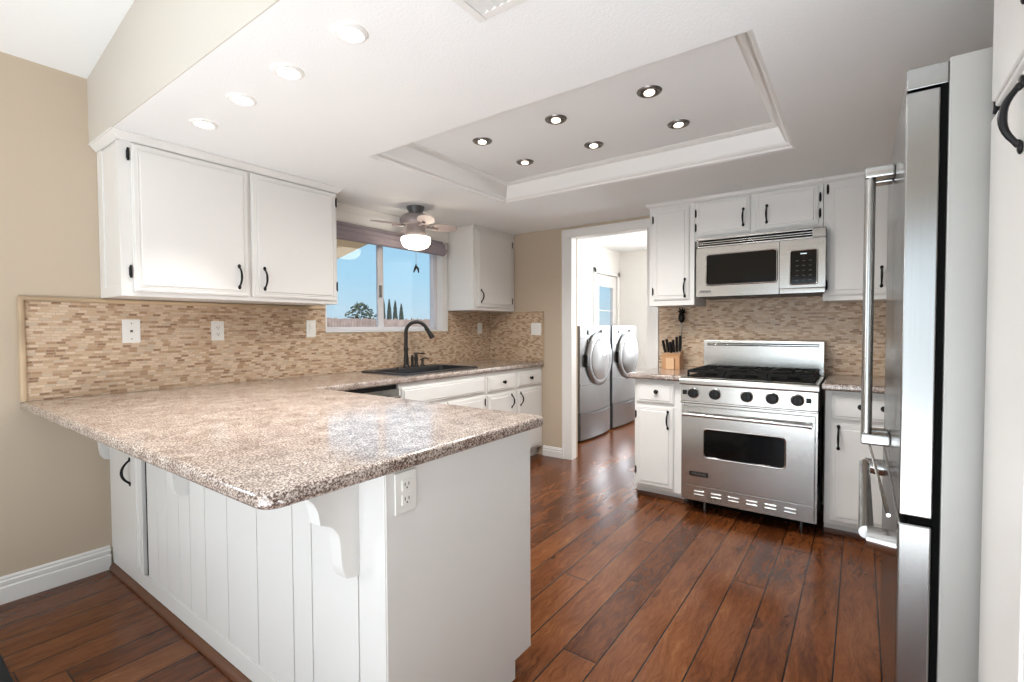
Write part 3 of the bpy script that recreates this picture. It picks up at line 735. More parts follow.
# sink
s = thing('kitchen_sink', 'black drop-in kitchen sink set in the granite under the window', 'sink', ((KX0+KX1)/2, (KY0+KY1)/2, ZC))
hx, hy = (KX1-KX0)/2, (KY1-KY0)/2
def basin():
    mb = MB()
    def loop(x0, x1, y0, y1, z, r):
        pl = fillet_poly([(x0, y0), (x1, y0), (x1, y1), (x0, y1)], [r]*4); return [mb.bm.verts.new((x, y, z)) for x, y in pl]
    L = [loop(-hx, hx, -hy, hy, .0006, .03), loop(-hx, hx, -hy, hy, .006, .03), loop(-hx+.008, hx-.008, -hy+.008, hy-.008, .011, .03),
         loop(-hx+.038, hx-.038, -hy+.038, hy-.095, .010, .03), loop(-hx+.042, hx-.042, -hy+.042, hy-.10, .004, .04),
         loop(-hx+.055, hx-.055, -hy+.055, hy-.115, -.17, .05), loop(-hx+.10, hx-.10, -hy+.10, hy-.16, -.185, .05)]
    L2 = [loop(-hx+.11, hx-.11, -hy+.11, hy-.17, -.192, .05), loop(-hx+.045, hx-.045, -hy+.045, hy-.105, -.18, .05), loop(-hx+.032, hx-.032, -hy+.032, hy-.09, -.01, .04)]
    seq = L+L2
    for a, b_ in zip(seq, seq[1:]):
        if a is L[-1]: continue
        for j in range(len(a)): mb.bm.faces.new((a[j], a[(j+1) % len(a)], b_[(j+1) % len(a)], b_[j]))
    mb.bm.faces.new(L[-1]); mb.bm.faces.new(L2[0])
    for j in range(len(L2[2])): 
        a, b_ = L2[2], L[0]; mb.bm.faces.new((a[j], a[(j+1) % len(a)], b_[(j+1) % len(a)], b_[j]))
    return mb
basin().build('basin', 'sink_black', s)
mb = MB(); mb.lathe([(.045, 0), (.043, .003), (.02, .001)], (0, -.02, -.186)); tag(mb.build('drain', 'ring_nickel', s), 'metal drain ring')
zs = ZC+.0112
# faucet with pull-down spout
f = thing('faucet', 'dark bronze gooseneck faucet standing behind the black sink', 'faucet', (2.712, 3.040, zs))
mb = MB(); mb.lathe([(.030, 0), (.030, .006), (.024, .012), (.021, .03), (.0225, .06), (.018, .10), (.016, .13), (.021, .142), (.021, .152), (.0155, .165), (.0145, .19)], (0, 0, 0), n=24); mb.build('base', 'bronze', f)
mb = MB(); pts = [(0, 0, .18), (0, 0, .285)]
for k in range(1, 13):
    a = pi*k/14; pts.append((.088*(1-cos(a))*.82, -.088*(1-cos(a))*.57, .285+.088*sin(a)))
mb.tube(pts, .0150, 14); mb.build('spout', 'bronze', f)
mb = MB(); e = Vector(pts[-1]); d0 = (Vector(pts[-1])-Vector(pts[-2])).normalized()
mb.lathe([(.016, 0), (.019, .008), (.019, .016), (.016, .022), (.020, .065), (.024, .092), (.021, .100)], e, d0, 20); mb.build('spray_head', 'bronze', f)
f = thing('lever_valve', 'dark bronze lever valve beside the gooseneck faucet', 'valve', (2.822, 3.040, zs))
mb = MB(); mb.lathe([(.024, 0), (.024, .005), (.017, .012), (.014, .04), (.0175, .065), (.015, .08), (.012, .10), (.008, .112)]); mb.build('base', 'bronze', f)
mb = MB(); mb.tube([(-.018, .012, .103), (.02, -.012, .108), (.062, -.038, .103)], [.005, .0055, .008], 10); mb.build('lever', 'bronze', f)
f = thing('side_sprayer', 'dark bronze side sprayer right next to the lever valve', 'sprayer', (2.792, 3.040, zs))
mb = MB(); mb.lathe([(.019, 0), (.019, .004), (.012, .012), (.010, .03), (.0125, .05), (.0125, .075), (.008, .09), (.006, .098)], (-.012, 0, 0), n=18); mb.build('body', 'bronze', f)
f = thing('soap_dispenser', 'dark bronze soap dispenser at the right end of the faucet set', 'dispenser', (2.895, 3.040, zs))
mb = MB(); mb.lathe([(.022, 0), (.022, .004), (.014, .012), (.010, .03), (.012, .045), (.008, .06)], n=18); mb.build('base', 'bronze', f)
mb = MB(); mb.tube([(-.022, .006, .048), (.004, -.002, .062), (.035, -.02, .064), (.046, -.028, .052)], [.005, .007, .0055, .0045], 10); mb.build('nozzle', 'bronze', f)
f = thing('drain_stopper', 'small dark metal stopper knob on the front left sink rim', 'stopper', (2.345, 2.72, ZC+.0112))
mb = MB(); mb.lathe([(.010, 0), (.010, .004), (.004, .008), (.004, .024), (.008, .028), (.007, .036), (.002, .04)], n=16); mb.build('knob', 'bronze', f)

# rolled shade
sh = thing('window_shade', 'mauve grey fabric shade rolled up at the top of the sink window', 'shade', (2.62, W-.032, 1.90))
mb = MB(); xl, xr = 1.985-2.62, 3.225-2.62
mb.box(xl, xr, -.030, .002, .085, .133, .004)
for (zc, r, o) in ((.082, .030, -.030), (.046, .033, -.036), (.026, .026, -.034)): mb.tube([(xl, o, zc), (xr, o, zc)], r, 16)
mb.build('fabric', 'shade_fabric', sh)
mb = MB(); mb.cyl((xr+.0005, -.036, .043), (xr+.012, -.036, .043), .030, n=18); mb.build('end_cap', 'fan_pewter', sh)

# ------------------------------------------------------------------ ceiling fan over the sink
fn = thing('ceiling_fan', 'small grey ceiling fan with a lit frosted bowl, above the sink window', 'ceiling fan', (2.60, 2.79, CEIL-.0008))
mb = MB(); mb.lathe([(.060, 0), (.068, -.004), (.066, -.016), (.054, -.040), (.050, -.058)]); mb.build('canopy', 'fan_dark', fn)
mb = MB(); mb.lathe([(.050, -.054), (.075, -.060), (.105, -.075), (.120, -.098), (.121, -.125), (.110, -.142), (.06, -.148)]); mb.build('motor_housing', 'fan_pewter', fn)
mb = MB(); mb.lathe([(.072, -.147), (.072, -.185), (.082, -.200), (.082, -.236), (.06, -.240)]); mb.build('light_fitter', 'fan_pewter', fn)
mb = MB(); mb.lathe([(.082, -.232), (.110, -.238), (.113, -.260), (.107, -.285), (.090, -.308), (.060, -.322), (.012, -.327)], n=36); tag(mb.build('light_bowl', 'lamp_bowl', fn), 'glowing frosted glass bowl')
for k in range(4):
    a = radians(k*90+155.8)
    R_ = Matrix.Rotation(a, 4, 'Z') @ Matrix.Rotation(radians(-16), 4, 'X')
    mb = MB(); bl = [(.135, -.036), (.17, -.052), (.22, -.064), (.28, -.060), (.325, -.038), (.345, -.008), (.34, .018), (.30, .044), (.24, .060), (.17, .050), (.135, .034)]
    mb.prism(bl, lambda x, y: R_ @ Vector((x, y, 0)) + Vector((0, 0, -.146)), lambda x, y: R_ @ Vector((x, y, .006)) + Vector((0, 0, -.146)))
    b_ = mb.build('blade', 'fan_blade', fn)
    mb = MB(); mb.tube([Matrix.Rotation(a, 3, 'Z') @ Vector((.085, 0, -.152)), Matrix.Rotation(a, 3, 'Z') @ Vector((.13, 0, -.156)), Matrix.Rotation(a, 3, 'Z') @ Vector((.18, 0, -.152))], [.010, .008, .012], 8); mb.build('blade_arm', 'fan_pewter', b_)
mb = MB(); px = (.0, .0); mb.tube([(px[0], px[1], -.325), (px[0], px[1], -.445)], .0016, 6); ch = mb.build('pull_chain', 'ring_nickel', fn)
mb = MB(); mb.tube([(px[0], px[1], -.44), (px[0]-.004, px[1]+.004, -.47), (px[0]-.014, px[1]+.014, -.505)], [.003, .010, .004], 8); mb.tube([(px[0], px[1], -.45), (px[0]+.010, px[1]-.010, -.475), (px[0]+.013, px[1]-.014, -.508)], [.003, .009, .004], 8); tag(mb.build('fob', 'black_plastic', ch), 'black pull fob')

# ------------------------------------------------------------------ recessed lights
def downlight(x, y, z, label, group, ringm, lampm, power, cone, blend, r=.056):
    d = thing('recessed_light', label, 'ceiling light', (x, y, z-.0006), 0, group)
    mb = MB(); n = 36; prof = [(r, -.001), (r, -.004), (r*.9, -.007), (r*.74, -.005), (r*.70, .0), (r*.70, -.0005)]
    prev = None
    for (q, h) in [(r*.62, -.0005), (r*.66, -.006), (r*.80, -.009), (r*.95, -.006), (r, -.0005)]:
        k = mb.ring(Vector((0, 0, h)), Vector((1, 0, 0)), Vector((0, 1, 0)), q, n)
        if prev:
            for j in range(n): mb.bm.faces.new((prev[j], prev[(j+1) % n], k[(j+1) % n], k[j]))
        prev = k
    mb.build('trim_ring', ringm, d)
    if ringm != 'trim_white':
        mb = MB(); prev = None
        ax = Vector((-.18, -.1, -1)).normalized(); n1 = ax.cross(Vector((1, 0, 0))).normalized(); n2 = ax.cross(n1)
        for (q, h) in [(r*.40, .001), (r*.44, .010), (r*.56, .011), (r*.60, .004)]:
            k = mb.ring(ax*h, n1, n2, q, n)
            if prev:
                for j in range(n): mb.bm.faces.new((prev[j], prev[(j+1) % n], k[(j+1) % n], k[j]))
            prev = k
        mb.build('gimbal', ringm, d)
        mb = MB(); mb.lathe([(r*.40, .0012), (r*.40, .006), (r*.30, .009), (.002, .010)], (0, 0, 0), ax); tag(mb.build('lamp', lampm, d), 'lit lamp')
        mb = MB(); mb.lathe([(r*.66, .0003), (r*.64, .0012), (.004, .0013)], (0, 0, 0), (0, 0, -1)); tag(mb.build('recess', 'plate_dark', d), 'dark recess')
    else:
        mb = MB(); mb.lathe([(r*.64, .0003), (r*.62, .004), (r*.4, .0065), (.002, .007)], (0, 0, 0), (0, 0, -1)); tag(mb.build('lamp', lampm, d), 'lit lamp')
    l = bpy.data.lights.new('downlight', 'SPOT'); l.energy = power; l.spot_size = radians(cone); l.spot_blend = blend; l.color = (1, .985, .955); l.shadow_soft_size = .035
    o = bpy.data.objects.new('downlight', l); COL.objects.link(o); o.location = (0, 0, -.025); o.parent = d
    return d
for (x, y), lab in zip([(.957, 1.316), (.966, 1.695), (.970, 2.05), (.981, 2.432)],
                       ['bright recessed light in the peninsula row, nearest the camera and largest', 'bright recessed light in the peninsula row, second from the camera', 'recessed light in the peninsula row, third from the camera', 'recessed light in the peninsula row, closest to the two-door wall cabinet']):
    downlight(x, y, CEIL, lab, 'recessed lights above the peninsula', 'trim_white', 'lamp_white', 39, 80, 1.0)
labs = {(0, 0): 'grey-ringed recessed light in the tray ceiling, near row, right end', (0, 1): 'grey-ringed recessed light in the tray ceiling, near row, middle', (0, 2): 'grey-ringed recessed light in the tray ceiling, near row, left end by the ceiling fan',
        (1, 0): 'grey-ringed recessed light in the tray ceiling, far row, right end toward the microwave', (1, 1): 'grey-ringed recessed light in the tray ceiling, far row, middle', (1, 2): 'grey-ringed recessed light in the tray ceiling, far row, left end'}
for i, x in enumerate((2.15, 2.58)):
    for j, y in enumerate((.785, 1.272, 1.756)):
        downlight(x, y, ZT, labs[(i, j)], 'recessed lights in the tray ceiling', 'ring_nickel', 'lamp_warm', 24, 158, .88)
# ceiling vent
v = thing('ceiling_vent', 'white louvred air vent in the kitchen ceiling at the top of the photo', 'vent', (1.007, .80, CEIL-.0006))
mb = MB()
for a in ((-.148, .148, -.15, -.122), (-.148, .148, .122, .15), (-.148, -.12, -.122, .122), (.12, .148, -.122, .122)): mb.box(a[0], a[1], a[2], a[3], -.008, 0, .003)
mb.build('frame', 'trim_white', v)
mb = MB()
for k in range(9):
    y = -.108+k*.027; mb.prism([(y-.010, -.001), (y+.008, -.010), (y+.010, -.009), (y-.008, 0)], lambda a, b: Vector((-.12, a, b)), lambda a, b: Vector((.12, a, b)))
mb.build('louvre', 'trim_white', v)
mb = MB(); mb.box(-.12, .12, -.122, .122, -.0008, -.0002); tag(mb.build('backing', 'fridge_side', v), 'grey duct behind the louvres')

# ------------------------------------------------------------------ microwave
mw = far_root('stainless over-the-range microwave with a black window, mounted under the small cabinet', .5675, 1.455, 'microwave', 'microwave', 3.585)
hw, hh = .3865, .410
mb = MB(); mb.box(-hw, hw, .002, F-.011-3.585, .012, hh, .004); mb.box(-hw+.01, hw-.01, .01, .35, 0, .012, .003); tag(mb.build('body', 'black_plastic', mw), 'black casing')
mb = MB(); z0, z1 = .348, hh; n = 3
mb.box(-hw, hw, -.018, .002, z0, z0+.010, .002); mb.box(-hw, hw, -.018, .002, z1-.010, z1, .002)
for k in range(1, 3): zz = z0+.010+k*(.042/3)-.002; mb.box(-hw, .32, -.018, .002, zz-.002, zz+.003, .0015)
mb.box(-hw, -hw+.012, -.018, .002, z0, z1, .002); mb.box(.315, hw, -.018, .002, z0, z1, .002)
vg = mb.build('vent_grille', 'steel_oven', mw)
mb = MB(); mb.box(-hw+.012, .316, -.006, .0018, z0+.008, z1-.008); tag(mb.build('vent_slots', 'black_gap', vg), 'dark vent slots')
sx = .135; mb = MB()
x0, x1, z0, z1 = -hw, sx-.0015, .004, .345; wx0, wx1, wz0, wz1 = -.318, .122-.0, .083, .296
def framed(mb, x0, x1, z0, z1, wx0, wx1, wz0, wz1, ya, yb_, r=.02, bev=.003):
    outer = fillet_poly([(x0, z0), (x1, z0), (x1, z1), (x0, z1)], [.004]*4); inner = fillet_poly([(wx0, wz0), (wx1, wz0), (wx1, wz1), (wx0, wz1)], [r]*4)
    vo = {}
    for y in (ya, yb_):
        vo[y] = ([mb.bm.verts.new((a, y, b)) for a, b in outer], [mb.bm.verts.new((a, y, b)) for a, b in inner])
    n = len(outer)
    for j in range(n):
        k = (j+1) % n
        mb.bm.faces.new((vo[ya][0][j], vo[ya][0][k], vo[ya][1][k], vo[ya][1][j])); mb.bm.faces.new((vo[yb_][0][j], vo[yb_][1][j], vo[yb_][1][k], vo[yb_][0][k]))
        mb.bm.faces.new((vo[ya][0][j], vo[yb_][0][j], vo[yb_][0][k], vo[ya][0][k])); mb.bm.faces.new((vo[ya][1][j], vo[ya][1][k], vo[yb_][1][k], vo[yb_][1][j]))
    return mb
framed(mb, x0, x1, z0, z1, wx0, wx1, wz0, wz1, -.022, .0015); d_ = mb.build('door', 'steel_oven', mw)
def rim_tube(x0, x1, z0, z1, y, r, rad):
    mb = MB(); pl_ = fillet_poly([(x0, z0), (x1, z0), (x1, z1), (x0, z1)], [r]*4); pts = [(a, y, b) for a, b in pl_]; pts = pts+[pts[0], pts[1]]
    return mb.tube(pts, rad, 8)
rim_tube(wx0, wx1, wz0, wz1, -.022, .02, .005).build('window_trim', 'chrome', d_)
mb = MB(); mb.box(wx0-.004, wx1+.004, -.016, -.006, wz0-.004, wz1+.004); tag(mb.build('window', 'black_glass', d_), 'black glass window')
mb = MB(); mb.box(-.362, -.285, -.0245, -.0218, .030, .050, .001); bd = mb.build('badge', 'ring_nickel', d_)
text_mesh('lettering', 'VIKING', .018, 'black_plastic', bd, (-.3235, -.0248, .040), UPRIGHT, .0004, 1.1)
mb = MB(); px0, px1, pz0, pz1 = .197, .344, .060, .274
framed(mb, sx+.0015, hw, .038, .345, px0, px1, pz0, pz1, -.022, .0015, .012); cp = mb.build('control_panel', 'steel_oven', mw)
mb = MB(); mb.box(sx+.0015, hw, -.020, .0015, .004, .035, .003); mb.build('panel_base', 'steel_oven', cp)
rim_tube(px0, px1, pz0, pz1, -.022, .012, .0045).build('panel_trim', 'chrome', cp)
mb = MB(); mb.box(px0-.003, px1+.003, -.016, -.006, pz0-.003, pz1+.003); kp = tag(mb.build('keypad', 'black_glass', cp), 'black touch keypad')
mb = MB(); mb.box(.252, .286, -.0172, -.0158, .250, .257); tag(mb.build('clock_display', 'display', kp), 'small clock display')
mb = MB()
for i in range(3):
    for j in range(5): mb.box(.226+i*.036, .242+i*.036, -.0163, -.0158, .084+j*.031, .087+j*.031)
tag(mb.build('keys', 'key_grey', kp), 'faint grey key marks')

# ------------------------------------------------------------------ range
rg = far_root('stainless steel gas range with black grates, five black knobs and an oven', .585, 0, 'gas_range', 'range', 3.315)
hw = .392; DB = F-.012-3.315
mb = MB(); mb.box(-hw, hw, .012, DB, .088, .905); mb.box(-hw-.0, -hw+.014, -.004, DB, .085, .735, .002); mb.box(hw-.014, hw, -.004, DB, .085, .735, .002); mb.build('body', 'steel', rg)
mb = MB(); mb.box(-hw+.03, hw-.03, .18, DB-.02, .0008, .087); tag(mb.build('base_shade_block', 'black_gap', rg), 'black block for the shade under the range')  # solid black block in place of the shadow below the range
for x in (-.275, .300):
    mb = MB(); mb.lathe([(.014, 0), (.014, .012), (.010, .016), (.010, .090)], (x, .150, .0006), n=16); mb.build('foot', 'steel_handle', rg)
mb = MB(); mb.box(-hw+.015, hw-.015, -.010, .0115, .086, .186, .002); kk = mb.build('kick_panel', 'steel', rg)
for x in (-.273, -.165, -.060, .046, .151, .256):
    mb = MB()
    for z in (.128, .150): mb.lathe([(.001, -.036), (.008, -.030), (.0085, 0), (.008, .030), (.001, .036)], (x, -.0095, z), (1, 0, 0), 12)
    mb.build('louvre', 'chrome', kk)
mb = MB(); wx0, wx1, wz0, wz1 = -.243, .228, .386, .578
framed(mb, -hw+.016, hw-.016, .193, .716, wx0, wx1, wz0, wz1, -.022, .0115, .03); d_ = mb.build('oven_door', 'steel', rg)
rim_tube(wx0, wx1, wz0, wz1, -.022, .03, .005).build('window_trim', 'chrome', d_)
mb = MB(); mb.box(wx0-.005, wx1+.005, -.015, -.002, wz0-.005, wz1+.005); tag(mb.build('oven_window', 'black_glass', d_), 'black oven window')
mb = MB(); mb.cyl((-.352, -.064, .668), (.352, -.064, .668), .0115, n=18)
for x in (-.345, .345): mb.box(x-.012, x+.012, -.066, -.021, .655, .681, .004)
for s_ in (-1, 1): mb.cyl((s_*.345, -.064, .668), (s_*.366, -.064, .668), .015, n=18)
mb.build('handle', 'chrome', d_)
mb = MB(); mb.box(-.332, -.213, -.0262, -.0218, .255, .287, .002); bd = tag(mb.build('badge', 'black_plastic', d_), 'black badge with raised letters')
text_mesh('lettering', 'VIKING', .024, 'ring_nickel', bd, (-.2725, -.0264, .271), UPRIGHT, .0006, 1.22)
mb = MB(); mb.box(-hw-.001, hw+.001, -.030, .012, .738, .752, .004); mb.box(-hw, hw, -.020, .0118, .752, .862, .003); cp = mb.build('control_panel', 'steel', rg)
for x in (-.310, -.175, .013, .154, .287):
    mb = MB(); mb.lathe([(.038, 0), (.037, .006), (.031, .011), (.020, .012)], (x, -.0195, .810), (0, -1, 0)); bz = mb.build('knob_bezel', 'chrome', cp)
    mb = MB(); mb.lathe([(.0310, .009), (.0325, .014), (.0295, .032), (.027, .040), (.010, .042)], (x, -.0195, .810), (0, -1, 0)); mb.box(x-.006, x+.006, -.068, -.058, .785, .835, .003); mb.build('knob', 'black_plastic', bz)
for x in (-.366, .345):
    mb = MB(); mb.box(x-.014, x+.014, -.026, -.0195, .796, .826, .003); mb.build('rocker_switch', 'black_plastic', cp)
# rounded front rail and cooktop
mb = MB(); P_ = [(.02, .863), (-.036, .863), (-.040, .866), (-.042, .872), (-.042, .890)]
for k in range(1, 7):
    a = pi/2*k/6; P_.append((-.022-.020*cos(a), .890+.019*sin(a)))
P_ += [(.02, .909)]
mb.prism(P_, lambda y, z: Vector((-hw-.004, y, z)), lambda y, z: Vector((hw+.004, y, z))); mb.box(-hw-.002, hw+.002, .018, DB, .895, .910, .002); mb.build('cooktop', 'steel', rg)
mb = MB(); mb.box(-hw+.02, hw-.02, .05, .545, .9102, .914, .001); tag(mb.build('burner_tray', 'cast_iron', rg), 'black burner tray')
gw = (2*hw-.05)/3
for g in range(3):
    cx = -hw+.025+gw*(g+.5); x0, x1 = cx-gw/2+.003, cx+gw/2-.003; zt = .957; y0, y1 = .030, .540
    mb = MB()
    for y in (y0, (y0+y1)/2, y1): mb.box(x0, x1, y-.007, y+.007, zt-.016, zt, .003)
    for x in (x0+.007, x1-.007): mb.box(x-.007, x+.007, y0, y1, zt-.016, zt, .003)
    for yy in (.17, .43):
        for k in range(8):
            a = k*pi/4+pi/8; r0, r1 = .032, .118
            ex = min(max(cx+r1*cos(a), x0+.01), x1-.01); ey = yy+r1*sin(a)
            mb.tube([(cx+r0*cos(a), yy+r0*sin(a), zt-.003), (ex, ey, zt-.003)], .006, 6)
    for x in (x0+.007, x1-.007):
        for y in (y0, y1): mb.box(x-.006, x+.006, y-.006, y+.006, .9145, zt-.010)
    gr = mb.build('grate', 'cast_iron', rg)
    for yy in (.17, .43):
        mb = MB(); mb.lathe([(.045, .9143), (.045, .920), (.034, .922), (.034, .930), (.030, .934), (.004, .935)], (cx, yy, 0), n=24); mb.build('burner', 'cast_iron', gr)
mb = MB(); y0 = .545; mb.box(-hw, hw, y0, DB, .9105, 1.145, .006); bg = mb.build('backguard', 'steel', rg)
mb = MB(); mb.box(-hw+.03, hw-.03, y0-.0015, y0+.004, 1.105, 1.125); tag(mb.build('vent_slot', 'black_gap', bg), 'dark slot along the top of the backguard')
mb = MB(); mb.box(-hw+.028, hw-.028, y0-.004, y0+.002, 1.112, 1.117, .001); mb.build('slot_bar', 'chrome', bg)

# ------------------------------------------------------------------ refrigerator (faces +y): local X = -x, local Y = -y
fr = thing('refrigerator', 'stainless french door refrigerator on the right, seen edge-on with bar handles', 'refrigerator', (1.90, -.0785, 0), 180)
mb = MB(); mb.box(-.45, .45, .074, .80, .03, 1.845, .004); tag(mb.build('body', 'fridge_side', fr), 'pale grey cabinet side')
mb = MB(); mb.box(-.44, .447, .0615, .0735, .06, 1.79); tag(mb.build('door_gasket', 'black_gap', fr), 'black door gasket')
mb = MB(); mb.box(-.44, .442, .02, .0735, .786, .802); tag(mb.build('door_gap', 'black_gap', fr), 'black gap above the freezer drawer')
mb = MB(); mb.box(-.45, .45, .001, .0735, 1.790, 1.838, .003); mb.build('hinge_cover', 'steel_fridge', fr)
for (x0, x1, hxp, lab) in ((-.45, -.0015, -.040, None), (.0015, .45, .040, None)):
    mb = MB(); mb.box(x0, x1, 0, .061, .803, 1.785, .004, 3); d_ = mb.build('door', 'steel_fridge', fr)
    mb = MB(); mb.tube([(hxp, -.060, .905), (hxp, -.060, 1.712)], .0140, 16); 
    for z in (.900, 1.715): mb.box(hxp-.026, hxp+.026, -.074, -.0005, z-.017, z+.017, .006)
    mb.build('handle', 'steel_handle', d_)
mb = MB(); mb.box(-.45, .45, -.002, .061, .085, .785, .006, 3); d_ = mb.build('freezer_drawer', 'steel_fridge', fr)
mb = MB(); mb.tube([(-.375, -.060, .722), (.385, -.060, .722)], .0165, 16)
for x in (-.385, .395): mb.tube([(x, -.001, .712), (x, -.060, .716)], [.031, .027], 16)
mb.build('handle', 'steel_handle', d_)
mb = MB(); mb.tube([(-.435, -.046, .793), (.430, -.018, .790)], .0045, 8); mb.ball((-.437, -.046, .793), .008); tag(mb.build('trim_rod', 'chrome', d_), 'thin chrome rod above the drawer')
mb = MB(); mb.box(-.43, .43, .03, .0735, .012, .08, .003); mb.build('base_grille', 'black_plastic', fr)
mb = MB()
for x in (-.40, .40):
    for y in (.10, .74): mb.cyl((x, y, .0006), (x, y, .031), .02, n=14)
mb.build('foot', 'black_plastic', fr)

# pantry at the right edge
pt = thing('pantry_cabinet', 'tall white pantry cabinet with black arched pulls at the right edge', 'cabinet', (1.26, -.233, 0), 180)
mb = MB(); mb.box(-.172, .172, 0, .68, .08, CEIL-.002, .003); mb.box(-.172, .172, .06, .68, .0005, .08); mb.build('body', 'cabinet_white', pt)
def slab_door(x0, x1, z0, z1):
    mb = MB(); mb.box(x0, x1, -.012, -.001, z0, z1, .004); mb.box(x0+.008, x1-.008, -.019, -.010, z0+.008, z1-.008, .005)
    return mb.build('door', 'cabinet_white', pt)
d_ = slab_door(-.155, .168, .10, 1.683); pull(d_, .108, 1.545, 1.652, -.019, .021); hinge(d_, -.163, 1.60, .055); hinge(d_, -.163, .22, .055)
d_ = slab_door(-.155, .168, 1.703, CEIL-.045); pull(d_, .108, 1.790, 1.895, -.019, .021); hinge(d_, -.163, 1.722, .055); hinge(d_, -.163, 2.06, .055)

ll = bpy.data.lights.new('laundry_fill', 'POINT'); ll.energy = 20; ll.color = (1, .97, .92); ll.shadow_soft_size = .15  # unseen point light added to brighten the laundry room
lo = bpy.data.objects.new('laundry_fill', ll); COL.objects.link(lo); lo.location = (5.6, 1.3, 2.2)

# ------------------------------------------------------------------ washer and dryer on pedestals (face -y)
def laundry(x0, x1, label, labelp, lens, clear):
    yf, yb2 = 2.43, 3.17; xc = (x0+x1)/2; hw = (x1-x0)/2-.006; zp = .325
    def bowed(mb, z0, z1, bow0, bow1, depth, nseg=14, nz=6):
        g = []
        for j in range(nz+1):
            t = j/nz; z = z0+(z1-z0)*t; bow = bow0+(bow1-bow0)*t; row = []
            for i in range(nseg+1):
                s_ = -1+2*i/nseg; row.append((hw*s_, -bow*(1-abs(s_)**2.4), z))
            g.append(row)
        V = [[mb.bm.verts.new(p) for p in row] for row in g]; B = [[mb.bm.verts.new((p[0], depth, p[2])) for p in (row[0], row[-1])] for row in g]
        for j in range(nz):
            for i in range(nseg): mb.bm.faces.new((V[j][i], V[j][i+1], V[j+1][i+1], V[j+1][i]))
            mb.bm.faces.new((B[j][0], V[j][0], V[j+1][0], B[j+1][0])); mb.bm.faces.new((V[j][-1], B[j][1], B[j+1][1], V[j+1][-1])); mb.bm.faces.new((B[j][1], B[j][0], B[j+1][0], B[j+1][1]))
        mb.bm.faces.new([B[0][0]]+list(reversed([B[0][1]]))+list(reversed(V[0]))); mb.bm.faces.new([B[nz][0]]+V[nz]+[B[nz][1]])
        return mb
    p = thing('laundry_pedestal', labelp, 'pedestal', (xc, yf, 0), 0)
    mb = MB(); bowed(mb, .02, zp-.002, .030, .050, yb2-yf); mb.build('body', 'washer_dark', p)
    mb = MB(); hw0 = hw; V = []
    for j in range(7):
        row = []
        for i in range(17):
            s_ = -1+2*i/16; t = j/6; ztop = zp-.012-.020*(1-abs(s_)**1.5); z = .03+(ztop-.03)*t
            row.append(mb.bm.verts.new((hw*.985*s_, -(.032+.024*t)*(1-abs(s_)**2.4)-.006, z)))
        V.append(row)
    for j in range(6):
        for i in range(16): mb.bm.faces.new((V[j][i], V[j][i+1], V[j+1][i+1], V[j+1][i]))
    r = bmesh.ops.extrude_face_region(mb.bm, geom=mb.bm.faces[:])
    for e in r['geom']:
        if isinstance(e, bmesh.types.BMVert): e.co.y += .006
    mb.build('drawer', 'washer_silver', p)
    mb = MB(); mb.box(-hw*.9, hw*.9, .05, yb2-yf-.02, .0006, .022); tag(mb.build('plinth', 'black_plastic', p), 'black plinth')
    w_ = thing('washing_machine' if clear else 'clothes_dryer', label, 'washer' if clear else 'dryer', (xc, yf, zp), 0)
    mb = MB(); bowed(mb, 0, .935, .050, .022, yb2-yf); mb.build('body', 'washer_silver', w_)
    mb = MB(); dx = hw*.82; 
    def sy(x, z): t = z/.935; return -(.050+(.022-.050)*t)*(1-abs(x/hw)**2.4)
    mb.tube([(-hw+.002+.002*i, sy(-hw+.002, .3)-.001, .295) for i in range(2)] , .002, 6)
    pts = [(hw*(-1+2*i/20)*.985, sy(hw*(-1+2*i/20)*.985, .295)-.0008, .295) for i in range(21)]
    mb.tube(pts, .0035, 6); tag(mb.build('panel_seam', 'plate_dark', w_), 'dark horizontal seam')
    zc, xo = .565, .02
    mb = MB(); yq = sy(0, zc)
    mb.lathe([(.305, .018), (.305, -.004), (.292, -.022), (.262, -.030), (.240, -.022), (.236, -.006)][::-1] if False else [(.300, -.02), (.305, .004), (.292, .022), (.262, .030), (.238, .020), (.05, .016)], (xo, yq, zc), (0, -1, 0), 44)
    dd = mb.build('door', 'washer_silver', w_)
    mb = MB(); mb.lathe([(.236, .016), (.236, .026), (.20, .046), (.12, .062), (.02, .068)], (xo, yq, zc), (0, -1, 0), 40); mb.build('door_lens', lens, dd)
    mb = MB(); mb.lathe([(.302, .004), (.314, .006), (.316, .0), (.30, -.012)], (xo, yq, zc), (0, -1, 0), 44); tag(mb.build('door_gap', 'washer_dark', dd), 'dark ring around the door')
    mb = MB(); mb.box(-.335+xo, -.292+xo, yq-.022, yq+.02, zc-.075, zc+.06, .008); tag(mb.build('door_grip', 'black_plastic', dd), 'black door grip')
    mb = MB(); zk = .862; mb.lathe([(.030, -.01), (.030, .022), (.024, .030), (.004, .032)], (.06, sy(.06, zk)-.004, zk), (0, -1, 0), 24); tag(mb.build('dial', 'washer_dark', w_), 'dark dial')
    mb = MB(); mb.box(-hw*.62, -hw*.30, sy(hw*.4, zk)-.008, sy(hw*.4, zk)+.01, zk-.022, zk+.028, .004); tag(mb.build('display_panel', 'washer_dark', w_), 'dark display panel')
    mb = MB(); pts = [(hw*(-1+2*i/20)*.985, sy(hw*(-1+2*i/20)*.985, .80)-.0008, .80) for i in range(21)]; mb.tube(pts, .002, 6); mb.build('console_seam', 'plate_dark', w_)
    if clear:
        mb = MB(); mb.box(-hw*.66, -hw*.42, sy(hw*.5, .785)-.007, sy(hw*.5, .785)+.01, .735, .792, .003); tag(mb.build('detergent_drawer', 'plate_dark', w_), 'dark detergent drawer pull')
laundry(4.60, 5.370, 'silver front-loading washing machine nearest the kitchen doorway', 'silver pedestal drawer under the washing machine nearest the doorway', 'washer_lens', True)
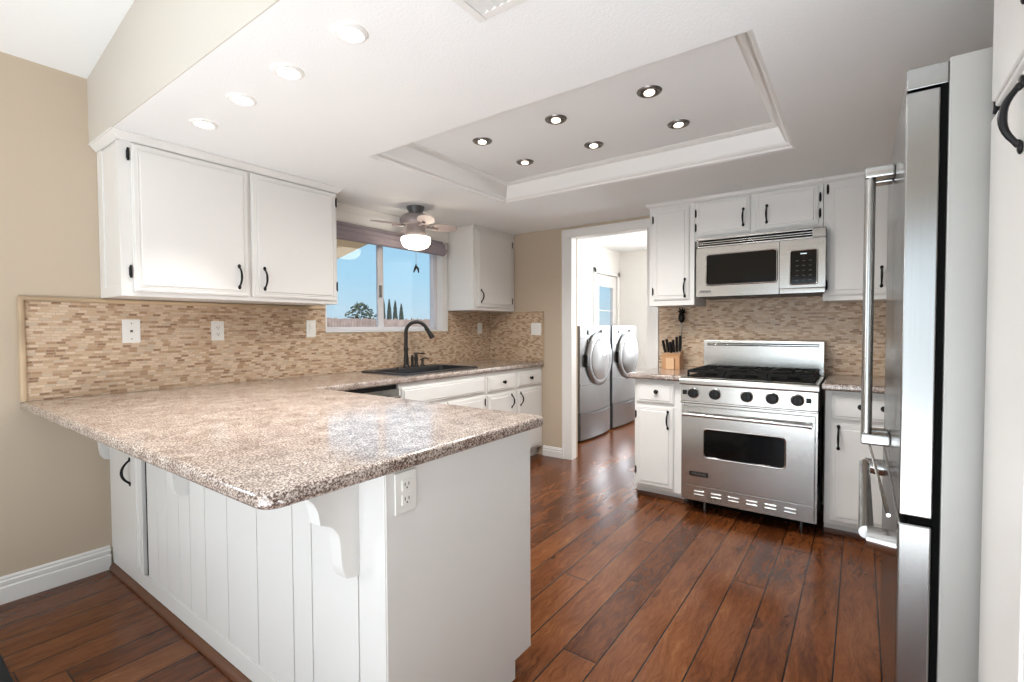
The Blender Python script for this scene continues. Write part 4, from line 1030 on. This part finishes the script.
laundry(5.430, 6.200, 'silver front-loading clothes dryer, second from the doorway', 'silver pedestal drawer under the dryer farther from the doorway', 'washer_silver', False)

# ------------------------------------------------------------------ knife block, knives, pineapple ornament
kb = thing('knife_block', 'tan wooden knife block on the short worktop left of the range', 'knife block', (3.80, 1.205, ZC+.0008), -90)
mb = MB(); P_ = [(0, 0), (.100, 0), (.100, .150), (.040, .125), (.0, .105)]
mb.prism(P_, lambda y, z: Vector((-.072, y, z)), lambda y, z: Vector((.066, y, z))); mb.build('body', 'block_wood', kb)
mb = MB(); mb.box(-.036, .028, -.016, -.0005, .0, .090, .003); tag(mb.build('front_pocket', 'block_wood_light', kb), 'lighter wooden front panel')
lb = ['leftmost', 'second from left', 'third from left', 'fourth from left', 'fifth from left', 'rightmost']
kn = [(-.060, .120, .105, 8), (-.036, .123, .112, 3), (-.012, .118, .095, 0), (.008, .125, .105, -2), (.030, .128, .125, -7), (.054, .130, .135, -9)]
for (x, z, L, tilt), l in zip(kn, lb):
    k = thing('kitchen_knife', 'black-handled kitchen knife standing in the wooden block, '+l, 'knife', (3.80+.045, 1.205-x, ZC+z), -90, 'kitchen knives in the wooden block')
    a = radians(-tilt*.6)
    mb = MB(); mb.tube([(0, 0, .012), (L*.3*sin(a), -.008, L*.35), (L*.7*sin(a), -.02, L*.7), (L*sin(a), -.032, L)], [.0095, .0115, .0115, .0105], 10); mb.build('handle', 'black_plastic', k)
    mb = MB(); mb.tube([(0, 0, .0), (0, 0, .014)], .0075, 10); tag(mb.build('bolster', 'chrome', k), 'steel bolster')
po_ = thing('pineapple_ornament', 'black pineapple-shaped finial on a thin rod behind the knife block', 'ornament', (3.925, 1.162, ZC+.0008), -90)
mb = MB(); mb.lathe([(.018, 0), (.018, .006), (.011, .012), (.005, .02)]); mb.build('base', 'black_iron', po_)
mb = MB(); mb.tube([(0, 0, .012), (0, 0, .37)], .005, 8); mb.build('rod', 'steel_handle', po_)
mb = MB(); mb.lathe([(.006, .365), (.020, .378), (.026, .40), (.024, .425), (.014, .445), (.006, .45)], n=14); mb.build('fruit', 'black_iron', po_)
mb = MB()
for k in range(14):
    a = k*2.4; el = radians(20+65*(k/13)); r0 = Vector((cos(a)*.008, sin(a)*.008, .44+.012*(k/13))); d0 = Vector((cos(a)*cos(el), sin(a)*cos(el), sin(el)))
    mb.tube([r0, r0+d0*.018, r0+d0*.036+Vector((0, 0, .004))], [.004, .0055, .0006], 6)
mb.build('leaves', 'black_iron', po_)

# rug whose corner shows at the lower left
r_ = tag(MB().box(-1.2, .318, 1.2, 2.66, .0006, .011, .004).build('rug', 'rug_black'), 'black rug corner on the wood floor at the lower left', 'rug')

# ------------------------------------------------------------------ outside, seen through the sink window
tag(MB().box(-20, 90, 3.6, 90, -.22, -.12).build('ground', 'ground_dry'), None, None, None, 'structure')
fc = thing('wood_fence', 'weathered brown board fence across the yard outside the sink window', 'fence', (19, 20, -.12))
mb = MB(); x = -13
while x < 15:
    w_ = .135+random.random()*.02; mb.box(x, x+w_, 0, .02, 0, 1.83+random.uniform(-.035, .035)); x += w_+.012
mb.build('board_panel', 'fence_wood', fc)
mb = MB(); mb.box(-13, 15, .021, .06, .35, .44); mb.box(-13, 15, .021, .06, 1.45, 1.54); mb.build('rail', 'fence_wood', fc)
def cypress(x, y, h, lab):
    t = thing('cypress_tree', lab, 'tree', (x, y, -.12), 0, 'slender cypresses beyond the fence')
    mb = MB(); mb.cyl((0, 0, 0), (0, 0, h*.3), .06, .05, 8); mb.build('trunk', 'shoe_wood', t)
    mb = MB(); n = 16
    prof = [(.05, h*.08), (.17, h*.2), (.21, h*.4), (.19, h*.6), (.14, h*.8), (.07, h*.94), (.01, h)]
    mb.lathe(prof, n=n)
    bmesh.ops.subdivide_edges(mb.bm, edges=mb.bm.edges[:], cuts=1)
    for v_ in mb.bm.verts: v_.co += Vector((random.uniform(-1, 1), random.uniform(-1, 1), random.uniform(-1, 1)))*.03
    mb.build('crown', 'foliage_dark', t)
for (px_, h, l) in ((16.32, 2.86, 'leftmost'), (16.72, 2.82, 'second'), (17.12, 2.76, 'third'), (17.53, 2.60, 'rightmost and shortest')):
    k_ = 1.6; cypress(px_*k_, 20*k_, (h-1.25)*k_+1.25+.12-.1, 'slender dark cypress beyond the fence, %s of four in a row' % l)
bt = thing('bushy_tree', 'grey-green bushy tree beyond the fence, in the left half of the window', 'tree', (14.95*1.2, 24, -.12))
mb = MB(); mb.cyl((0, 0, 0), (0, 0, 1.6), .12, .07, 8); mb.build('trunk', 'shoe_wood', bt)
mb = MB()
for k in range(420):
    a = random.uniform(0, 2*pi); rr = random.random()**.5; z = random.uniform(-.6, 1); w_ = 1.15*math.sqrt(max(0, 1-max(z, 0)**1.6))
    c_ = Vector((cos(a)*rr*w_, sin(a)*rr*w_*.7, 1.75+z*1.02)); u_ = Vector((random.uniform(-1, 1), random.uniform(-1, 1), random.uniform(-.3, 1))).normalized(); v2 = u_.cross(Vector((random.uniform(-1, 1), .5, random.uniform(-1, 1)))).normalized()
    s_ = random.uniform(.06, .13); q = [c_+u_*s_*2, c_+v2*s_*.6, c_-u_*s_*.6, c_-v2*s_*.6]; mb.bm.faces.new([mb.bm.verts.new(p) for p in q])
mb.build('crown', 'foliage_grey', bt, flat=True)
sd = thing('garden_shed', 'small dark shed roof just above the fence line', 'shed', (21.65*1.15, 23, -.12))
mb = MB(); mb.box(-.55, .55, -.5, .5, 0, 1.75); mb.build('wall', 'fence_wood', sd)
mb = MB(); mb.prism([(-.60, 1.75), (.60, 1.75), (.60, 2.06), (-.60, 2.10)], lambda a, b: Vector((a, -.6, b)), lambda a, b: Vector((a, .6, b))); mb.build('roof', 'roof_shed', sd)
sb = thing('shrub', 'low grey shrub beyond the fence at the right side of the window', 'shrub', (19.2*1.4, 28, -.12))
mb = MB()
for k in range(160):
    c_ = Vector((random.gauss(0, .8), random.gauss(0, .3), random.uniform(.3, 2.1)-abs(random.gauss(0, .15)))); u_ = Vector((random.uniform(-1, 1), random.uniform(-1, 1), random.uniform(-.2, 1))).normalized(); v2 = u_.cross(Vector((.3, .5, random.uniform(-1, 1)))).normalized()
    s_ = random.uniform(.06, .12); q = [c_+u_*s_*2, c_+v2*s_*.6, c_-u_*s_*.6, c_-v2*s_*.6]; mb.bm.faces.new([mb.bm.verts.new(p) for p in q])
mb.build('foliage', 'foliage_grey', sb, flat=True)
# own gable eave over the yard, left of the window
ev = thing('roof_eave', 'beige soffit of a neighbouring roof eave at the top left of the window', 'eave', (3.0, 5.2, 2.0))
mb = MB(); P_ = [(-2.2, -.58), (.55, .09), (1.35, .52), (1.35, .95), (-2.2, .95)]
mb.prism(P_, lambda a, b: Vector((a, 0, b)), lambda a, b: Vector((a, .9, b+.16))); mb.build('soffit', 'eave_stucco', ev)
